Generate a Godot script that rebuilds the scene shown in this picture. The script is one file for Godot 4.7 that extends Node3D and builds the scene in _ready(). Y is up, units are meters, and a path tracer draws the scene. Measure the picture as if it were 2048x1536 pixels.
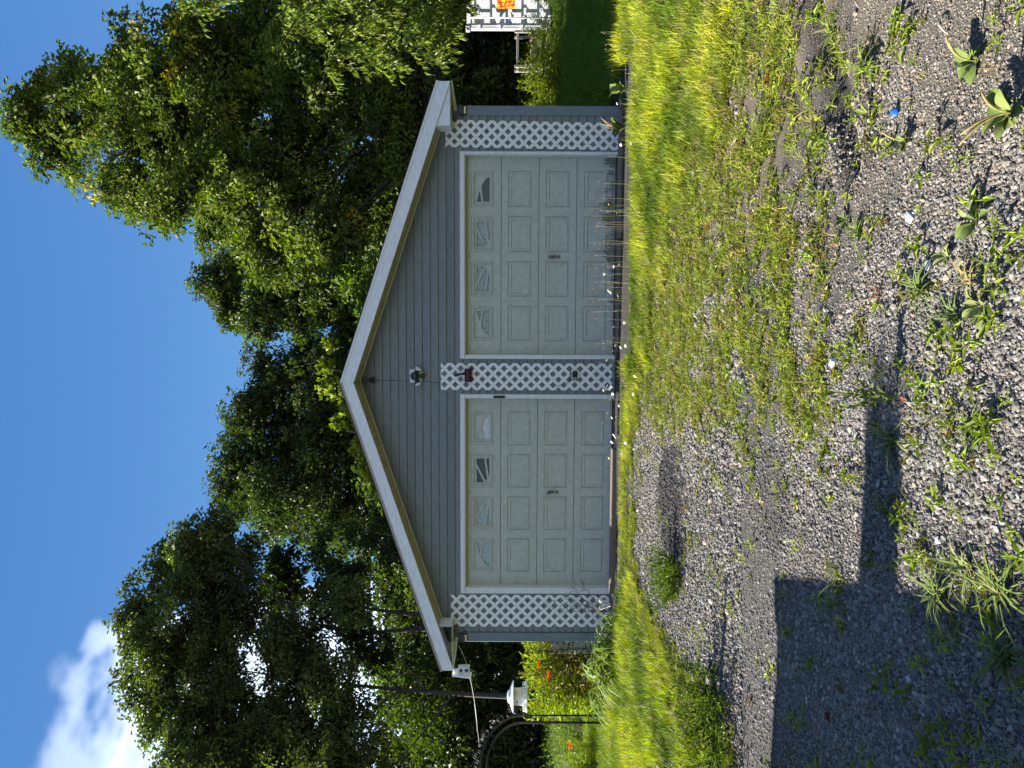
extends Node3D

# ---------------------------------------------------------------- constants of the place
const EYE := 1.45                 # height of the lens above the drive
const FOCAL := 1420.0             # only used to turn measured directions into real places
const TURN := -0.0785             # the garage front stands a little turned
const FRONT := Vector3(0.035, 0.0, -10.0)

var rng := RandomNumberGenerator.new()
var nz := FastNoiseLite.new()
var nz2 := FastNoiseLite.new()
var taken := {}
var M := {}

# ---------------------------------------------------------------- small helpers
func mat(c: Color, rough := 0.85, metal := 0.0, spec := 0.5) -> StandardMaterial3D:
	var m := StandardMaterial3D.new()
	m.albedo_color = c.linear_to_srgb()
	m.roughness = rough
	m.metallic = metal
	m.metallic_specular = spec
	return m

func numbered(called: String) -> String:
	if not taken.has(called):
		taken[called] = 0
		return called
	taken[called] += 1
	return "%s_%03d" % [called, taken[called]]

func tag(o: Node, label: String, category: String, group := "", kind := "") -> Node:
	o.set_meta("label", label)
	if category: o.set_meta("category", category)
	if group: o.set_meta("group", group)
	if kind: o.set_meta("kind", kind)
	return o

func thing(called: String, label: String, category: String, at := Vector3.ZERO, turn := 0.0, group := "") -> Node3D:
	var o := Node3D.new()
	o.name = numbered(called)
	add_child(o)
	o.position = at
	o.rotation.y = turn
	tag(o, label, category, group)
	return o

func begin(smooth := false) -> SurfaceTool:
	var s := SurfaceTool.new()
	s.begin(Mesh.PRIMITIVE_TRIANGLES)
	s.set_smooth_group(0 if smooth else -1)
	return s

func done(s: SurfaceTool) -> ArrayMesh:
	s.generate_normals()
	return s.commit()

func put(called: String, mesh: Mesh, m: Material, parent: Node = null, xf := Transform3D()) -> MeshInstance3D:
	var o := MeshInstance3D.new()
	o.mesh = mesh
	o.material_override = m
	o.transform = xf
	if parent == null:
		o.name = numbered(called)
		add_child(o)
	else:
		o.name = called
		parent.add_child(o, true)
	return o

func obj(called: String, s: SurfaceTool, m: Material, parent: Node = null) -> MeshInstance3D:
	return put(called, done(s), m, parent)

func tri(s: SurfaceTool, a: Vector3, b: Vector3, c: Vector3) -> void:
	s.add_vertex(a); s.add_vertex(c); s.add_vertex(b)

func quad(s: SurfaceTool, a: Vector3, b: Vector3, c: Vector3, d: Vector3) -> void:
	tri(s, a, b, c); tri(s, a, c, d)

# eight corners: bottom ring a (4, counter-clockwise seen from +axis) and top ring b
func hexa(s: SurfaceTool, a: Array, b: Array) -> void:
	quad(s, a[3], a[2], a[1], a[0])
	quad(s, b[0], b[1], b[2], b[3])
	for i in 4:
		var j := (i + 1) % 4
		quad(s, a[i], a[j], b[j], b[i])

func box(s: SurfaceTool, c: Vector3, z: Vector3, b := Basis()) -> void:
	var h := z * 0.5
	var lo: Array = []
	var hi: Array = []
	for q in [Vector2(-1, 1), Vector2(1, 1), Vector2(1, -1), Vector2(-1, -1)]:
		lo.append(c + b * Vector3(q.x * h.x, -h.y, q.y * h.z))
		hi.append(c + b * Vector3(q.x * h.x, h.y, q.y * h.z))
	hexa(s, lo, hi)

# a box whose front (+z) edges are bevelled
func bevel_box(s: SurfaceTool, c: Vector3, z: Vector3, e: float, b := Basis()) -> void:
	var h := z * 0.5
	var rings: Array = []
	for k in [[h.x, h.y, -h.z], [h.x, h.y, h.z - e], [h.x - e, h.y - e, h.z]]:
		var r: Array = []
		for q in [Vector2(-1, -1), Vector2(1, -1), Vector2(1, 1), Vector2(-1, 1)]:
			r.append(c + b * Vector3(q.x * k[0], q.y * k[1], k[2]))
		rings.append(r)
	quad(s, rings[0][3], rings[0][2], rings[0][1], rings[0][0])
	for n in 2:
		for i in 4:
			var j := (i + 1) % 4
			quad(s, rings[n][i], rings[n][j], rings[n + 1][j], rings[n + 1][i])
	quad(s, rings[2][0], rings[2][1], rings[2][2], rings[2][3])

func prism(s: SurfaceTool, pts: PackedVector2Array, z0: float, z1: float) -> void:
	var p := pts
	if Geometry2D.is_polygon_clockwise(p):
		p = p.duplicate(); p.reverse()
	var t := Geometry2D.triangulate_polygon(p)
	for i in range(0, t.size(), 3):
		var a := p[t[i]]; var b := p[t[i + 1]]; var c := p[t[i + 2]]
		if (b - a).cross(c - a) < 0.0:
			var k := b; b = c; c = k
		tri(s, Vector3(a.x, a.y, z1), Vector3(b.x, b.y, z1), Vector3(c.x, c.y, z1))
		tri(s, Vector3(a.x, a.y, z0), Vector3(c.x, c.y, z0), Vector3(b.x, b.y, z0))
	for i in p.size():
		var a := p[i]; var b := p[(i + 1) % p.size()]
		quad(s, Vector3(a.x, a.y, z0), Vector3(b.x, b.y, z0), Vector3(b.x, b.y, z1), Vector3(a.x, a.y, z1))

func tube(s: SurfaceTool, pts: Array, radii: Array, sides := 6) -> void:
	var rings: Array = []
	var n := pts.size()
	var side := Vector3.ZERO
	for i in n:
		var dir: Vector3 = (pts[mini(i + 1, n - 1)] - pts[maxi(i - 1, 0)]).normalized()
		if side == Vector3.ZERO:
			side = dir.cross(Vector3.RIGHT if absf(dir.x) < 0.8 else Vector3.UP).normalized()
		else:
			side = (side - dir * side.dot(dir)).normalized()
		var up := dir.cross(side)
		var ring: Array = []
		var r: float = radii[mini(i, radii.size() - 1)]
		for k in sides:
			var a := TAU * k / sides
			ring.append(pts[i] + (side * cos(a) + up * sin(a)) * r)
		rings.append(ring)
	for i in n - 1:
		for k in sides:
			var j := (k + 1) % sides
			quad(s, rings[i][k], rings[i][j], rings[i + 1][j], rings[i + 1][k])
	for k in range(1, sides - 1):
		tri(s, rings[0][0], rings[0][k + 1], rings[0][k])
		tri(s, rings[n - 1][0], rings[n - 1][k], rings[n - 1][k + 1])

func lathe(s: SurfaceTool, prof: Array, sides := 12, xf := Transform3D()) -> void:
	for i in prof.size() - 1:
		for k in sides:
			var a := TAU * k / sides; var b := TAU * (k + 1) / sides
			var p: Vector2 = prof[i]; var q: Vector2 = prof[i + 1]
			var va := xf * Vector3(p.x * sin(a), p.y, p.x * cos(a)); var vb := xf * Vector3(p.x * sin(b), p.y, p.x * cos(b))
			var vc := xf * Vector3(q.x * sin(b), q.y, q.x * cos(b)); var vd := xf * Vector3(q.x * sin(a), q.y, q.x * cos(a))
			if p.x > 1e-6: tri(s, va, vb, vc)
			if q.x > 1e-6: tri(s, va, vc, vd)

func bez(a: Vector3, b: Vector3, c: Vector3, n := 6) -> Array:
	var r: Array = []
	for i in n + 1:
		var t := float(i) / n
		r.append(a.lerp(b, t).lerp(b.lerp(c, t), t))
	return r

func scatter(called: String, mesh: Mesh, m: Material, xs: Array, cs: Array, parent: Node = null) -> MultiMeshInstance3D:
	var mm := MultiMesh.new()
	mm.transform_format = MultiMesh.TRANSFORM_3D
	mm.use_colors = true
	mm.mesh = mesh
	mm.instance_count = xs.size()
	for i in xs.size():
		mm.set_instance_transform(i, xs[i])
		mm.set_instance_color(i, cs[i])
	var o := MultiMeshInstance3D.new()
	o.multimesh = mm
	o.material_override = m
	o.set_meta("kind", "stuff")
	if parent == null:
		o.name = numbered(called)
		add_child(o)
	else:
		o.name = called
		parent.add_child(o, true)
	return o

func P(u: float, v: float, d: float) -> Vector3:      # a surveyed direction and its distance
	return Vector3((u - 768.0) / FOCAL * d, EYE + (1024.0 - v) / FOCAL * d, -d)

func G(s: float, y: float, z: float) -> Vector3:      # garage front coordinates to the world
	return FRONT + Basis(Vector3.UP, TURN) * Vector3(s, y, z)

func rnd(a: float, b: float) -> float:
	return rng.randf_range(a, b)

func rndv() -> Vector3:
	var v := Vector3(rng.randfn(), rng.randfn(), rng.randfn())
	return v.normalized() if v.length() > 1e-4 else Vector3.UP

func turned(tilt := 0.3) -> Basis:
	return Basis(Vector3.UP, rnd(0, TAU)) * Basis(Vector3.RIGHT, rnd(-tilt, tilt)) * Basis(Vector3.BACK, rnd(-tilt, tilt))

func vary(c: Color, k: float) -> Color:
	var f := rnd(1.0 - k, 1.0 + k)
	return Color(c.r * f * rnd(1.0 - k * 0.3, 1.0 + k * 0.3), c.g * f, c.b * f * rnd(1.0 - k * 0.3, 1.0 + k * 0.3))

func lin(xs: Array, ys: Array, x: float) -> float:
	if x <= xs[0]: return ys[0]
	for i in range(1, xs.size()):
		if x <= xs[i]:
			return lerpf(ys[i - 1], ys[i], (x - xs[i - 1]) / (xs[i] - xs[i - 1]))
	return ys[-1]

# ---------------------------------------------------------------- the ground: height and cover
func seg_dist(x: float, d: float, a: Vector2, b: Vector2) -> float:
	var p := Vector2(x, d)
	return p.distance_to(Geometry2D.get_closest_point_to_segment(p, a, b))

func gh(x: float, d: float) -> float:
	var y := -0.02
	y += 0.0272 * maxf(0.0, d - 10.0) * smoothstep(10.0, 12.0, d)
	if d > 40.0: y = -0.02 + 0.0272 * 30.0 + 0.004 * (d - 40.0)
	var near := 1.0 - smoothstep(9.0, 12.0, d)
	y += near * (nz.get_noise_2d(x * 18.0, d * 18.0) * 0.012 + nz2.get_noise_2d(x * 9.0, d * 9.0) * 0.02)
	y += lawn(x, d) * 0.03 * near
	# tyre rut across the right foreground
	var r := minf(seg_dist(x, d, Vector2(2.6, 3.75), Vector2(1.9, 3.5)), minf(seg_dist(x, d, Vector2(1.9, 3.5), Vector2(1.28, 3.17)), seg_dist(x, d, Vector2(1.28, 3.17), Vector2(0.95, 3.05)) * 1.4))
	var k := r / 0.075
	y -= 0.05 * exp(-k * k)
	var k2 := (r - 0.16) / 0.09
	y += 0.018 * exp(-k2 * k2)
	var r3 := seg_dist(x, d, Vector2(1.75, 3.75), Vector2(1.2, 3.8)) / 0.04
	y -= 0.02 * exp(-r3 * r3)
	return y

func lawn(x: float, d: float) -> float:
	if d > 9.2: return 1.0
	var b := lin([-9.0, -3.3, -2.65, -2.45, -2.25, -1.3, -0.4, 0.75, 1.4, 1.65, 2.3, 4.5], [4.0, 4.25, 4.8, 6.6, 8.35, 8.75, 8.25, 7.4, 6.2, 5.3, 4.45, 4.1], x)
	var n := nz.get_noise_2d(x * 30.0, d * 30.0) * 0.55 + nz2.get_noise_2d(x * 40.0, d * 40.0) * 0.4
	var a := smoothstep(-0.35, 0.35, d - b + n)
	if x < -2.2: a = maxf(a, smoothstep(0.2, -0.2, x + 2.42 + n * 0.25) * smoothstep(4.3, 4.9, d + n * 0.6))
	return a

func weedy(x: float, d: float) -> float:
	var n := nz2.get_noise_2d(x * 70.0, d * 70.0)
	var e := nz.get_noise_2d(x * 30.0 + 50.0, d * 30.0) * 0.35
	var near := lin([-0.4, 0.2, 0.9, 1.6, 2.6], [3.1, 3.15, 3.5, 3.7, 3.3], x)
	var a := smoothstep(-0.45, 0.15, x + 0.12 + e) * smoothstep(near - 0.35, near + 0.5, d + e)
	a *= clampf(0.46 + n * 1.0 + 0.3 * smoothstep(4.4, 6.4, d), 0.02, 1.0)
	return a * (1.0 - lawn(x, d))

func in_garage(x: float, d: float, grow := 0.0) -> bool:
	var q := Basis(Vector3.UP, -TURN) * (Vector3(x, 0, -d) - FRONT)
	return absf(q.x) < 3.80 + minf(grow, 0.3) and q.z < 0.34 + grow and q.z > -8.1

func ground_color(x: float, d: float) -> Color:
	var g := lawn(x, d)
	var n := nz.get_noise_2d(x * 60.0, d * 60.0)
	var n2 := nz2.get_noise_2d(x * 22.0, d * 22.0)
	var gravel := Color(0.145, 0.137, 0.125) * (1.0 + 0.25 * n)
	var sand := Color(0.235, 0.21, 0.172) * (1.0 + 0.2 * n)
	var c := gravel.lerp(sand, smoothstep(0.0, 1.0, x * 0.6 - (d - 3.2) * 0.25 + n2))
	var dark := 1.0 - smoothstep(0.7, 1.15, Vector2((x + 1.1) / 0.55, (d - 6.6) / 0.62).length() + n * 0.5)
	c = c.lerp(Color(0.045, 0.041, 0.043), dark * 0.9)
	var soil := Color(0.07, 0.056, 0.036) * (1.0 + 0.5 * n)
	c = c.lerp(soil, clampf(g * 1.2 + weedy(x, d) * 0.9, 0.0, 1.0))
	var belt := smoothstep(0.2, 0.8, x) * smoothstep(2.7, 3.2, d) * (1.0 - g)
	c = c.lerp(Color(0.30, 0.232, 0.158) * (1.0 + 0.4 * n), belt * clampf(0.55 + n2, 0.0, 0.9))
	var r := minf(seg_dist(x, d, Vector2(2.6, 3.75), Vector2(1.9, 3.5)), seg_dist(x, d, Vector2(1.9, 3.5), Vector2(1.0, 3.05)))
	c = c.lerp(Color(0.07, 0.058, 0.045), exp(-r * r / 0.02) * 0.8)
	if d > 8.0 and in_garage(x, d, lerpf(0.6, 1.25, smoothstep(-0.3, 0.4, x)) + n * 0.2): c = Color(0.075, 0.065, 0.05) * (1.0 + 0.5 * n)
	return c

# ---------------------------------------------------------------- leaf and blade meshes
func leaf(s: SurfaceTool, at: Vector3, b: Basis, l: float, w: float, fold := 0.25, droop := 0.2) -> void:
	var tip := at + b * Vector3(0, -droop * l, l)
	var l1 := at + b * Vector3(-w * 0.5, fold * w, l * 0.45)
	var r1 := at + b * Vector3(w * 0.5, fold * w, l * 0.45)
	tri(s, at, r1, tip)
	tri(s, at, tip, l1)

func clump_mesh(n: int, rad: float, l: float, w: float, hang := 0.4, sd := 1) -> ArrayMesh:
	rng.seed = sd
	var s := begin()
	for i in n:
		var p := rndv() * rad * pow(rng.randf(), 0.45)
		p.y *= 0.75
		var out := (Vector3(p.x, 0, p.z).normalized() + rndv() * 0.6 + Vector3.DOWN * hang).normalized()
		var b := Basis.looking_at(-out, Vector3.UP if absf(out.y) < 0.95 else Vector3.RIGHT) * Basis(Vector3.BACK, rnd(-1.1, 1.1))
		var k := rnd(0.65, 1.2)
		leaf(s, p, b, l * k, w * k, 0.28, rnd(0.0, 0.35))
	return done(s)

# a leafy shoot: narrow leaves set round an upright stem
func shoot_mesh(n: int, h: float, l: float, w: float, sd := 1) -> ArrayMesh:
	rng.seed = sd
	var s := begin()
	tube(s, [Vector3.ZERO, Vector3(0, h * 0.5, 0.01), Vector3(0.01, h, 0)], [0.004, 0.003, 0.0015], 4)
	for i in n:
		var t := float(i) / n
		var a := i * 2.4
		var b := Basis(Vector3.UP, a) * Basis(Vector3.RIGHT, -lerpf(0.25, 1.0, t) + rnd(-0.2, 0.2))
		var k := lerpf(1.0, 0.45, t) * rnd(0.8, 1.15)
		leaf(s, Vector3(0, h * lerpf(0.12, 1.0, t), 0), b, l * k, w * k, 0.15, 0.3)
	return done(s)

func blade(s: SurfaceTool, at: Vector3, yaw: float, h: float, w: float, bend: float, twist := 0.0) -> void:
	var dir := Vector3(sin(yaw), 0, cos(yaw))
	var side := Vector3(cos(yaw + twist), 0, -sin(yaw + twist))
	var n := 3
	var prev_l := at - side * w * 0.5
	var prev_r := at + side * w * 0.5
	for i in range(1, n + 1):
		var t := float(i) / n
		var c := at + Vector3.UP * h * (t - bend * 0.35 * t * t) + dir * h * bend * t * t
		if i == n:
			tri(s, prev_l, prev_r, c)
		else:
			var ww := w * (1.0 - t * 0.55) * 0.5
			quad(s, prev_l, prev_r, c + side * ww, c - side * ww)
			prev_l = c - side * ww
			prev_r = c + side * ww

func tuft_mesh(n: int, spread: float, h: float, w: float, bend: float, sd := 1) -> ArrayMesh:
	rng.seed = sd
	var s := begin()
	for i in n:
		var a := rnd(0, TAU)
		var r := spread * sqrt(rng.randf())
		blade(s, Vector3(cos(a) * r, 0, sin(a) * r), rnd(0, TAU), h * rnd(0.5, 1.15), w * rnd(0.7, 1.3), bend * rnd(0.3, 1.5), rnd(-0.6, 0.6))
	return done(s)

func rosette_mesh(n: int, l: float, w: float, lift: float, sd := 1) -> ArrayMesh:
	rng.seed = sd
	var s := begin()
	for i in n:
		var b := Basis(Vector3.UP, TAU * i / n + rnd(-0.4, 0.4)) * Basis(Vector3.RIGHT, -lift * rnd(0.3, 1.5))
		leaf(s, Vector3(rnd(-0.01, 0.01), 0.002, rnd(-0.01, 0.01)), b, l * rnd(0.6, 1.2), w * rnd(0.7, 1.2), 0.15, 0.25)
	return done(s)

func stone_mesh(sd: int, flat: float) -> ArrayMesh:
	rng.seed = sd
	var s := begin()
	var g := (1.0 + sqrt(5.0)) / 2.0
	var v: Array = []
	for q in [[-1, g, 0], [1, g, 0], [-1, -g, 0], [1, -g, 0], [0, -1, g], [0, 1, g], [0, -1, -g], [0, 1, -g], [g, 0, -1], [g, 0, 1], [-g, 0, -1], [-g, 0, 1]]:
		var p := Vector3(q[0], q[1], q[2]).normalized() * rnd(0.6, 1.3)
		v.append(Vector3(p.x * 1.15, p.y * flat, p.z * 0.85))
	for f in [[0, 11, 5], [0, 5, 1], [0, 1, 7], [0, 7, 10], [0, 10, 11], [1, 5, 9], [5, 11, 4], [11, 10, 2], [10, 7, 6], [7, 1, 8], [3, 9, 4], [3, 4, 2], [3, 2, 6], [3, 6, 8], [3, 8, 9], [4, 9, 5], [2, 4, 11], [6, 2, 10], [8, 6, 7], [9, 8, 1]]:
		tri(s, v[f[0]], v[f[1]], v[f[2]])
	return done(s)

func foliage_mat(c: Color, back: Color, rough := 0.55) -> StandardMaterial3D:
	var m := StandardMaterial3D.new()
	m.albedo_color = c
	m.vertex_color_use_as_albedo = true
	m.roughness = rough
	m.cull_mode = BaseMaterial3D.CULL_DISABLED
	m.backlight_enabled = true
	m.backlight = back
	m.metallic_specular = 0.3
	return m

func noise_tex(freq: float, lo: Color, hi: Color, size := 512, sd := 1, octaves := 4) -> NoiseTexture2D:
	var n := FastNoiseLite.new()
	n.seed = sd
	n.frequency = freq
	n.fractal_octaves = octaves
	var t := NoiseTexture2D.new()
	t.width = size; t.height = size
	t.seamless = true
	t.noise = n
	var g := Gradient.new()
	g.set_color(0, lo); g.set_color(1, hi)
	t.color_ramp = g
	return t

func bump_tex(freq: float, size := 512, sd := 1, strength := 8.0) -> NoiseTexture2D:
	var n := FastNoiseLite.new()
	n.seed = sd
	n.frequency = freq
	n.fractal_octaves = 4
	var t := NoiseTexture2D.new()
	t.width = size; t.height = size
	t.seamless = true
	t.as_normal_map = true
	t.bump_strength = strength
	t.noise = n
	return t

# painted surface with faint mottling; scale is metres per repeat
func painted(c: Color, dirt: Color, rep: float, rough := 0.6, stretch := Vector3.ONE, sd := 1) -> StandardMaterial3D:
	var m := StandardMaterial3D.new()
	m.albedo_texture = noise_tex(0.02, dirt.linear_to_srgb(), c.linear_to_srgb(), 512, sd, 5)
	m.uv1_triplanar = true
	m.uv1_world_triplanar = true
	m.uv1_scale = stretch / rep
	m.roughness = rough
	return m

func materials() -> void:
	M.siding = painted(Color(0.185, 0.205, 0.20), Color(0.115, 0.13, 0.125), 0.8, 0.55, Vector3(0.35, 2.6, 0.35), 3)
	M.siding_old = painted(Color(0.165, 0.182, 0.178), Color(0.10, 0.112, 0.108), 0.7, 0.55, Vector3(0.3, 2.5, 0.3), 4)
	M.post = painted(Color(0.145, 0.185, 0.205), Color(0.11, 0.14, 0.155), 0.8, 0.5, Vector3(1.5, 0.3, 1.5), 5)
	M.white = painted(Color(0.70, 0.71, 0.70), Color(0.55, 0.56, 0.54), 0.8, 0.5, Vector3.ONE, 6)
	M.fascia = painted(Color(0.74, 0.75, 0.75), Color(0.58, 0.59, 0.585), 1.1, 0.5, Vector3(0.5, 2.5, 1), 7)
	M.door = painted(Color(0.46, 0.475, 0.41), Color(0.345, 0.355, 0.30), 1.2, 0.5, Vector3(1, 1, 1), 8)
	M.jamb = painted(Color(0.60, 0.58, 0.42), Color(0.50, 0.47, 0.30), 0.7, 0.6, Vector3.ONE, 9)
	M.soffit = painted(Color(0.52, 0.47, 0.29), Color(0.36, 0.32, 0.18), 0.25, 0.6, Vector3.ONE, 10)
	M.lattice = painted(Color(0.78, 0.78, 0.76), Color(0.62, 0.62, 0.59), 0.4, 0.55, Vector3.ONE, 11)
	M.roof = painted(Color(0.035, 0.035, 0.037), Color(0.02, 0.02, 0.021), 0.3, 0.95, Vector3.ONE, 12)
	M.drip = mat(Color(0.30, 0.27, 0.22), 0.6)
	M.dark = mat(Color(0.012, 0.012, 0.013), 0.5)
	M.black = mat(Color(0.02, 0.02, 0.022), 0.4)
	M.iron = mat(Color(0.025, 0.024, 0.023), 0.5, 0.3)
	M.steel = mat(Color(0.14, 0.14, 0.145), 0.35, 0.6)
	M.concrete = painted(Color(0.13, 0.12, 0.11), Color(0.05, 0.046, 0.04), 0.6, 0.95, Vector3.ONE, 13)
	M.timber = painted(Color(0.22, 0.17, 0.12), Color(0.09, 0.07, 0.05), 0.35, 0.9, Vector3(0.3, 3, 3), 14)
	M.oldwood = painted(Color(0.30, 0.28, 0.25), Color(0.16, 0.145, 0.125), 0.4, 0.9, Vector3(2, 0.5, 2), 15)
	M.cont = painted(Color(0.50, 0.51, 0.52), Color(0.34, 0.35, 0.36), 0.9, 0.5, Vector3(1, 1.5, 1), 16)
	M.bark = painted(Color(0.055, 0.048, 0.042), Color(0.018, 0.016, 0.014), 0.5, 0.95, Vector3(2, 0.6, 2), 17)
	M.birdhouse = mat(Color(0.66, 0.60, 0.45), 0.6)
	M.wood = painted(Color(0.20, 0.12, 0.07), Color(0.07, 0.045, 0.03), 0.3, 0.9, Vector3.ONE, 18)
	M.leaf = foliage_mat(Color.WHITE, Color(0.8, 0.9, 0.25), 0.5)
	M.leaf2 = foliage_mat(Color.WHITE, Color(0.8, 0.9, 0.3), 0.4)
	M.grass = foliage_mat(Color.WHITE, Color(0.85, 0.9, 0.25), 0.5)
	var ston := foliage_mat(Color.WHITE, Color.BLACK, 0.85)
	ston.backlight_enabled = false
	ston.albedo_texture = noise_tex(0.05, Color(0.72, 0.72, 0.72), Color(1, 1, 1), 512, 31, 5)
	ston.uv1_triplanar = true
	ston.uv1_world_triplanar = true
	ston.uv1_scale = Vector3.ONE / 0.11
	ston.normal_enabled = true
	ston.normal_texture = bump_tex(0.05, 512, 32, 10.0)
	ston.normal_scale = 0.5
	M.stone = ston
	var gm := StandardMaterial3D.new()
	gm.vertex_color_use_as_albedo = true
	gm.albedo_texture = noise_tex(0.07, Color(0.45, 0.45, 0.45), Color(1.0, 1.0, 1.0), 1024, 21, 5)
	gm.normal_enabled = true
	gm.normal_texture = bump_tex(0.09, 1024, 22, 14.0)
	gm.normal_scale = 2.4
	gm.uv1_triplanar = true
	gm.uv1_world_triplanar = true
	gm.uv1_scale = Vector3.ONE / 0.42
	gm.roughness = 0.95
	M.ground = gm
	M.soil = mat(Color(0.05, 0.04, 0.03), 1.0)
	var glass := StandardMaterial3D.new()
	glass.transparency = BaseMaterial3D.TRANSPARENCY_ALPHA
	glass.albedo_color = Color(0.85, 0.92, 0.92, 0.08)
	glass.roughness = 0.05
	M.glass = glass

# ---------------------------------------------------------------- sky cover: cloud bank on the left, more cloud added unseen for neutral shade
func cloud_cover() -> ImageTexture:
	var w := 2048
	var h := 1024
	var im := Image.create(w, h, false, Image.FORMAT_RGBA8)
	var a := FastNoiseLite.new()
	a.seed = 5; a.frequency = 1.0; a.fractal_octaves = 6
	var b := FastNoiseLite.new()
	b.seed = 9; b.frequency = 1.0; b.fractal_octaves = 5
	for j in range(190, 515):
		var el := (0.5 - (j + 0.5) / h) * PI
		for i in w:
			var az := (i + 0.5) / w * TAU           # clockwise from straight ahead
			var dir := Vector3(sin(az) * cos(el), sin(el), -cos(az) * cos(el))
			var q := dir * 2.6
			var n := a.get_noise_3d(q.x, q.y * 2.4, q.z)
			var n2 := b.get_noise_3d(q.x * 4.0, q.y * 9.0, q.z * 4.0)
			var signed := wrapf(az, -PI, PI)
			# top of the bank: high on the left, thinning to the right within view
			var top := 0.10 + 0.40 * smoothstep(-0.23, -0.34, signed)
			if signed > 0.0: top = 0.10 + 0.41 * smoothstep(0.9, 1.6, signed)  # cloud added out of view to whiten the shade and light the doors
			top += n * (0.05 if absf(signed) < 0.6 else 0.45)  # unseen cloud heaped higher beyond the view, also for its white light
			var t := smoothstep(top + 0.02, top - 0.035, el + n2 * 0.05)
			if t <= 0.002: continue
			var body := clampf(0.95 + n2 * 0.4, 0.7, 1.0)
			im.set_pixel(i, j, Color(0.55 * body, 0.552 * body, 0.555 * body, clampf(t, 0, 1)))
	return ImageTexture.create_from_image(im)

# ================================================================= the scene
func _ready() -> void:
	# camera: held upright for a tall picture, so the frame's long side runs up
	var cam := Camera3D.new()
	cam.name = "camera"
	add_child(cam)
	var roll := Basis(Vector3.BACK, 0.0036)
	cam.transform = Transform3D(roll * Basis(Vector3(0, -1, 0), Vector3(1, 0, 0), Vector3(0, 0, 1)), Vector3(0, EYE, 0))
	cam.fov = rad_to_deg(2.0 * atan(768.0 / FOCAL))
	cam.near = 0.05
	cam.far = 900.0
	cam.current = true
	# sky
	var env := Environment.new()
	env.background_mode = Environment.BG_SKY
	var sm := ProceduralSkyMaterial.new()
	sm.sky_top_color = Color(0.017, 0.052, 0.140).linear_to_srgb()
	sm.sky_horizon_color = Color(0.078, 0.168, 0.268).linear_to_srgb()
	sm.sky_curve = 0.20
	sm.ground_bottom_color = Color(0.08, 0.08, 0.07).linear_to_srgb()
	sm.ground_horizon_color = Color(0.10, 0.11, 0.10).linear_to_srgb()
	sm.sun_angle_max = 12.0
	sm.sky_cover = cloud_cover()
	var sky := Sky.new()
	sky.sky_material = sm
	env.sky = sky
	env.tonemap_mode = Environment.TONE_MAPPER_LINEAR
	env.tonemap_exposure = 4.3
	env.sdfgi_enabled = true
	env.ssao_enabled = true
	env.ssil_enabled = true
	var we := WorldEnvironment.new()
	we.name = "world_environment"
	we.environment = env
	add_child(we)
	# low sun from the left and a touch behind the garage front
	var sun := DirectionalLight3D.new()
	sun.name = "sun"
	var el := deg_to_rad(30.0)
	var az := deg_to_rad(7.0)
	var to_sun := Vector3(-cos(el) * cos(az), sin(el), -cos(el) * sin(az))
	sun.transform = Transform3D(Basis.looking_at(-to_sun, Vector3.UP), Vector3(-30, 30, 0))
	sun.light_color = Color(1.0, 0.975, 0.935)
	sun.light_energy = 1.6
	sun.light_angular_distance = 0.5
	sun.shadow_enabled = true
	add_child(sun)

	nz.seed = 11; nz.frequency = 0.05; nz.fractal_octaves = 3
	nz2.seed = 23; nz2.frequency = 0.03; nz2.fractal_octaves = 2
	materials()
	ground()
	garage()
	fixtures()
	container_corner()
	left_corner()
	trees()
	off_frame()
	gravel()
	grass()
	weeds()
	flowers()
	litter()

# ---------------------------------------------------------------- ground sheet
func ground() -> void:
	var xs: Array = []
	var ds: Array = []
	for x in [-400.0, -120.0, -50.0, -25.0, -15.0, -10.0, -7.5]: xs.append(x)
	var x := -6.0
	while x < 6.01:
		xs.append(x); x += 0.07
	for k in [7.0, 8.5, 10.0, 13.0, 17.0, 25.0, 50.0, 120.0, 400.0]: xs.append(k)
	for d in [-200.0, -40.0, -10.0, -3.0, 0.0, 1.0]: ds.append(d)
	var d := 1.6
	while d < 6.0:
		ds.append(d); d += 0.045
	while d < 12.0:
		ds.append(d); d += 0.12
	for k in [12.5, 14.0, 16.0, 18.0, 20.0, 23.0, 27.0, 32.0, 40.0, 60.0, 120.0, 300.0, 600.0]: ds.append(k)
	var s := begin(true)
	var pts: Array = []
	var cols: Array = []
	for j in ds.size():
		for i in xs.size():
			pts.append(Vector3(xs[i], gh(xs[i], ds[j]), -ds[j]))
			cols.append(ground_color(xs[i], ds[j]))
	for q in pts.size():
		s.set_color(cols[q]); s.add_vertex(pts[q])
	var w := xs.size()
	for j in ds.size() - 1:
		for i in w - 1:
			var a := j * w + i
			s.add_index(a); s.add_index(a + w); s.add_index(a + 1)
			s.add_index(a + 1); s.add_index(a + w); s.add_index(a + w + 1)
	tag(obj("ground", s, M.ground), "gravel drive and soil running up to the garage and the lawn behind", "ground", "", "structure")

# ---------------------------------------------------------------- garage
const EXPO := 0.113               # height of one siding course
const RAKE := 0.333

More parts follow.
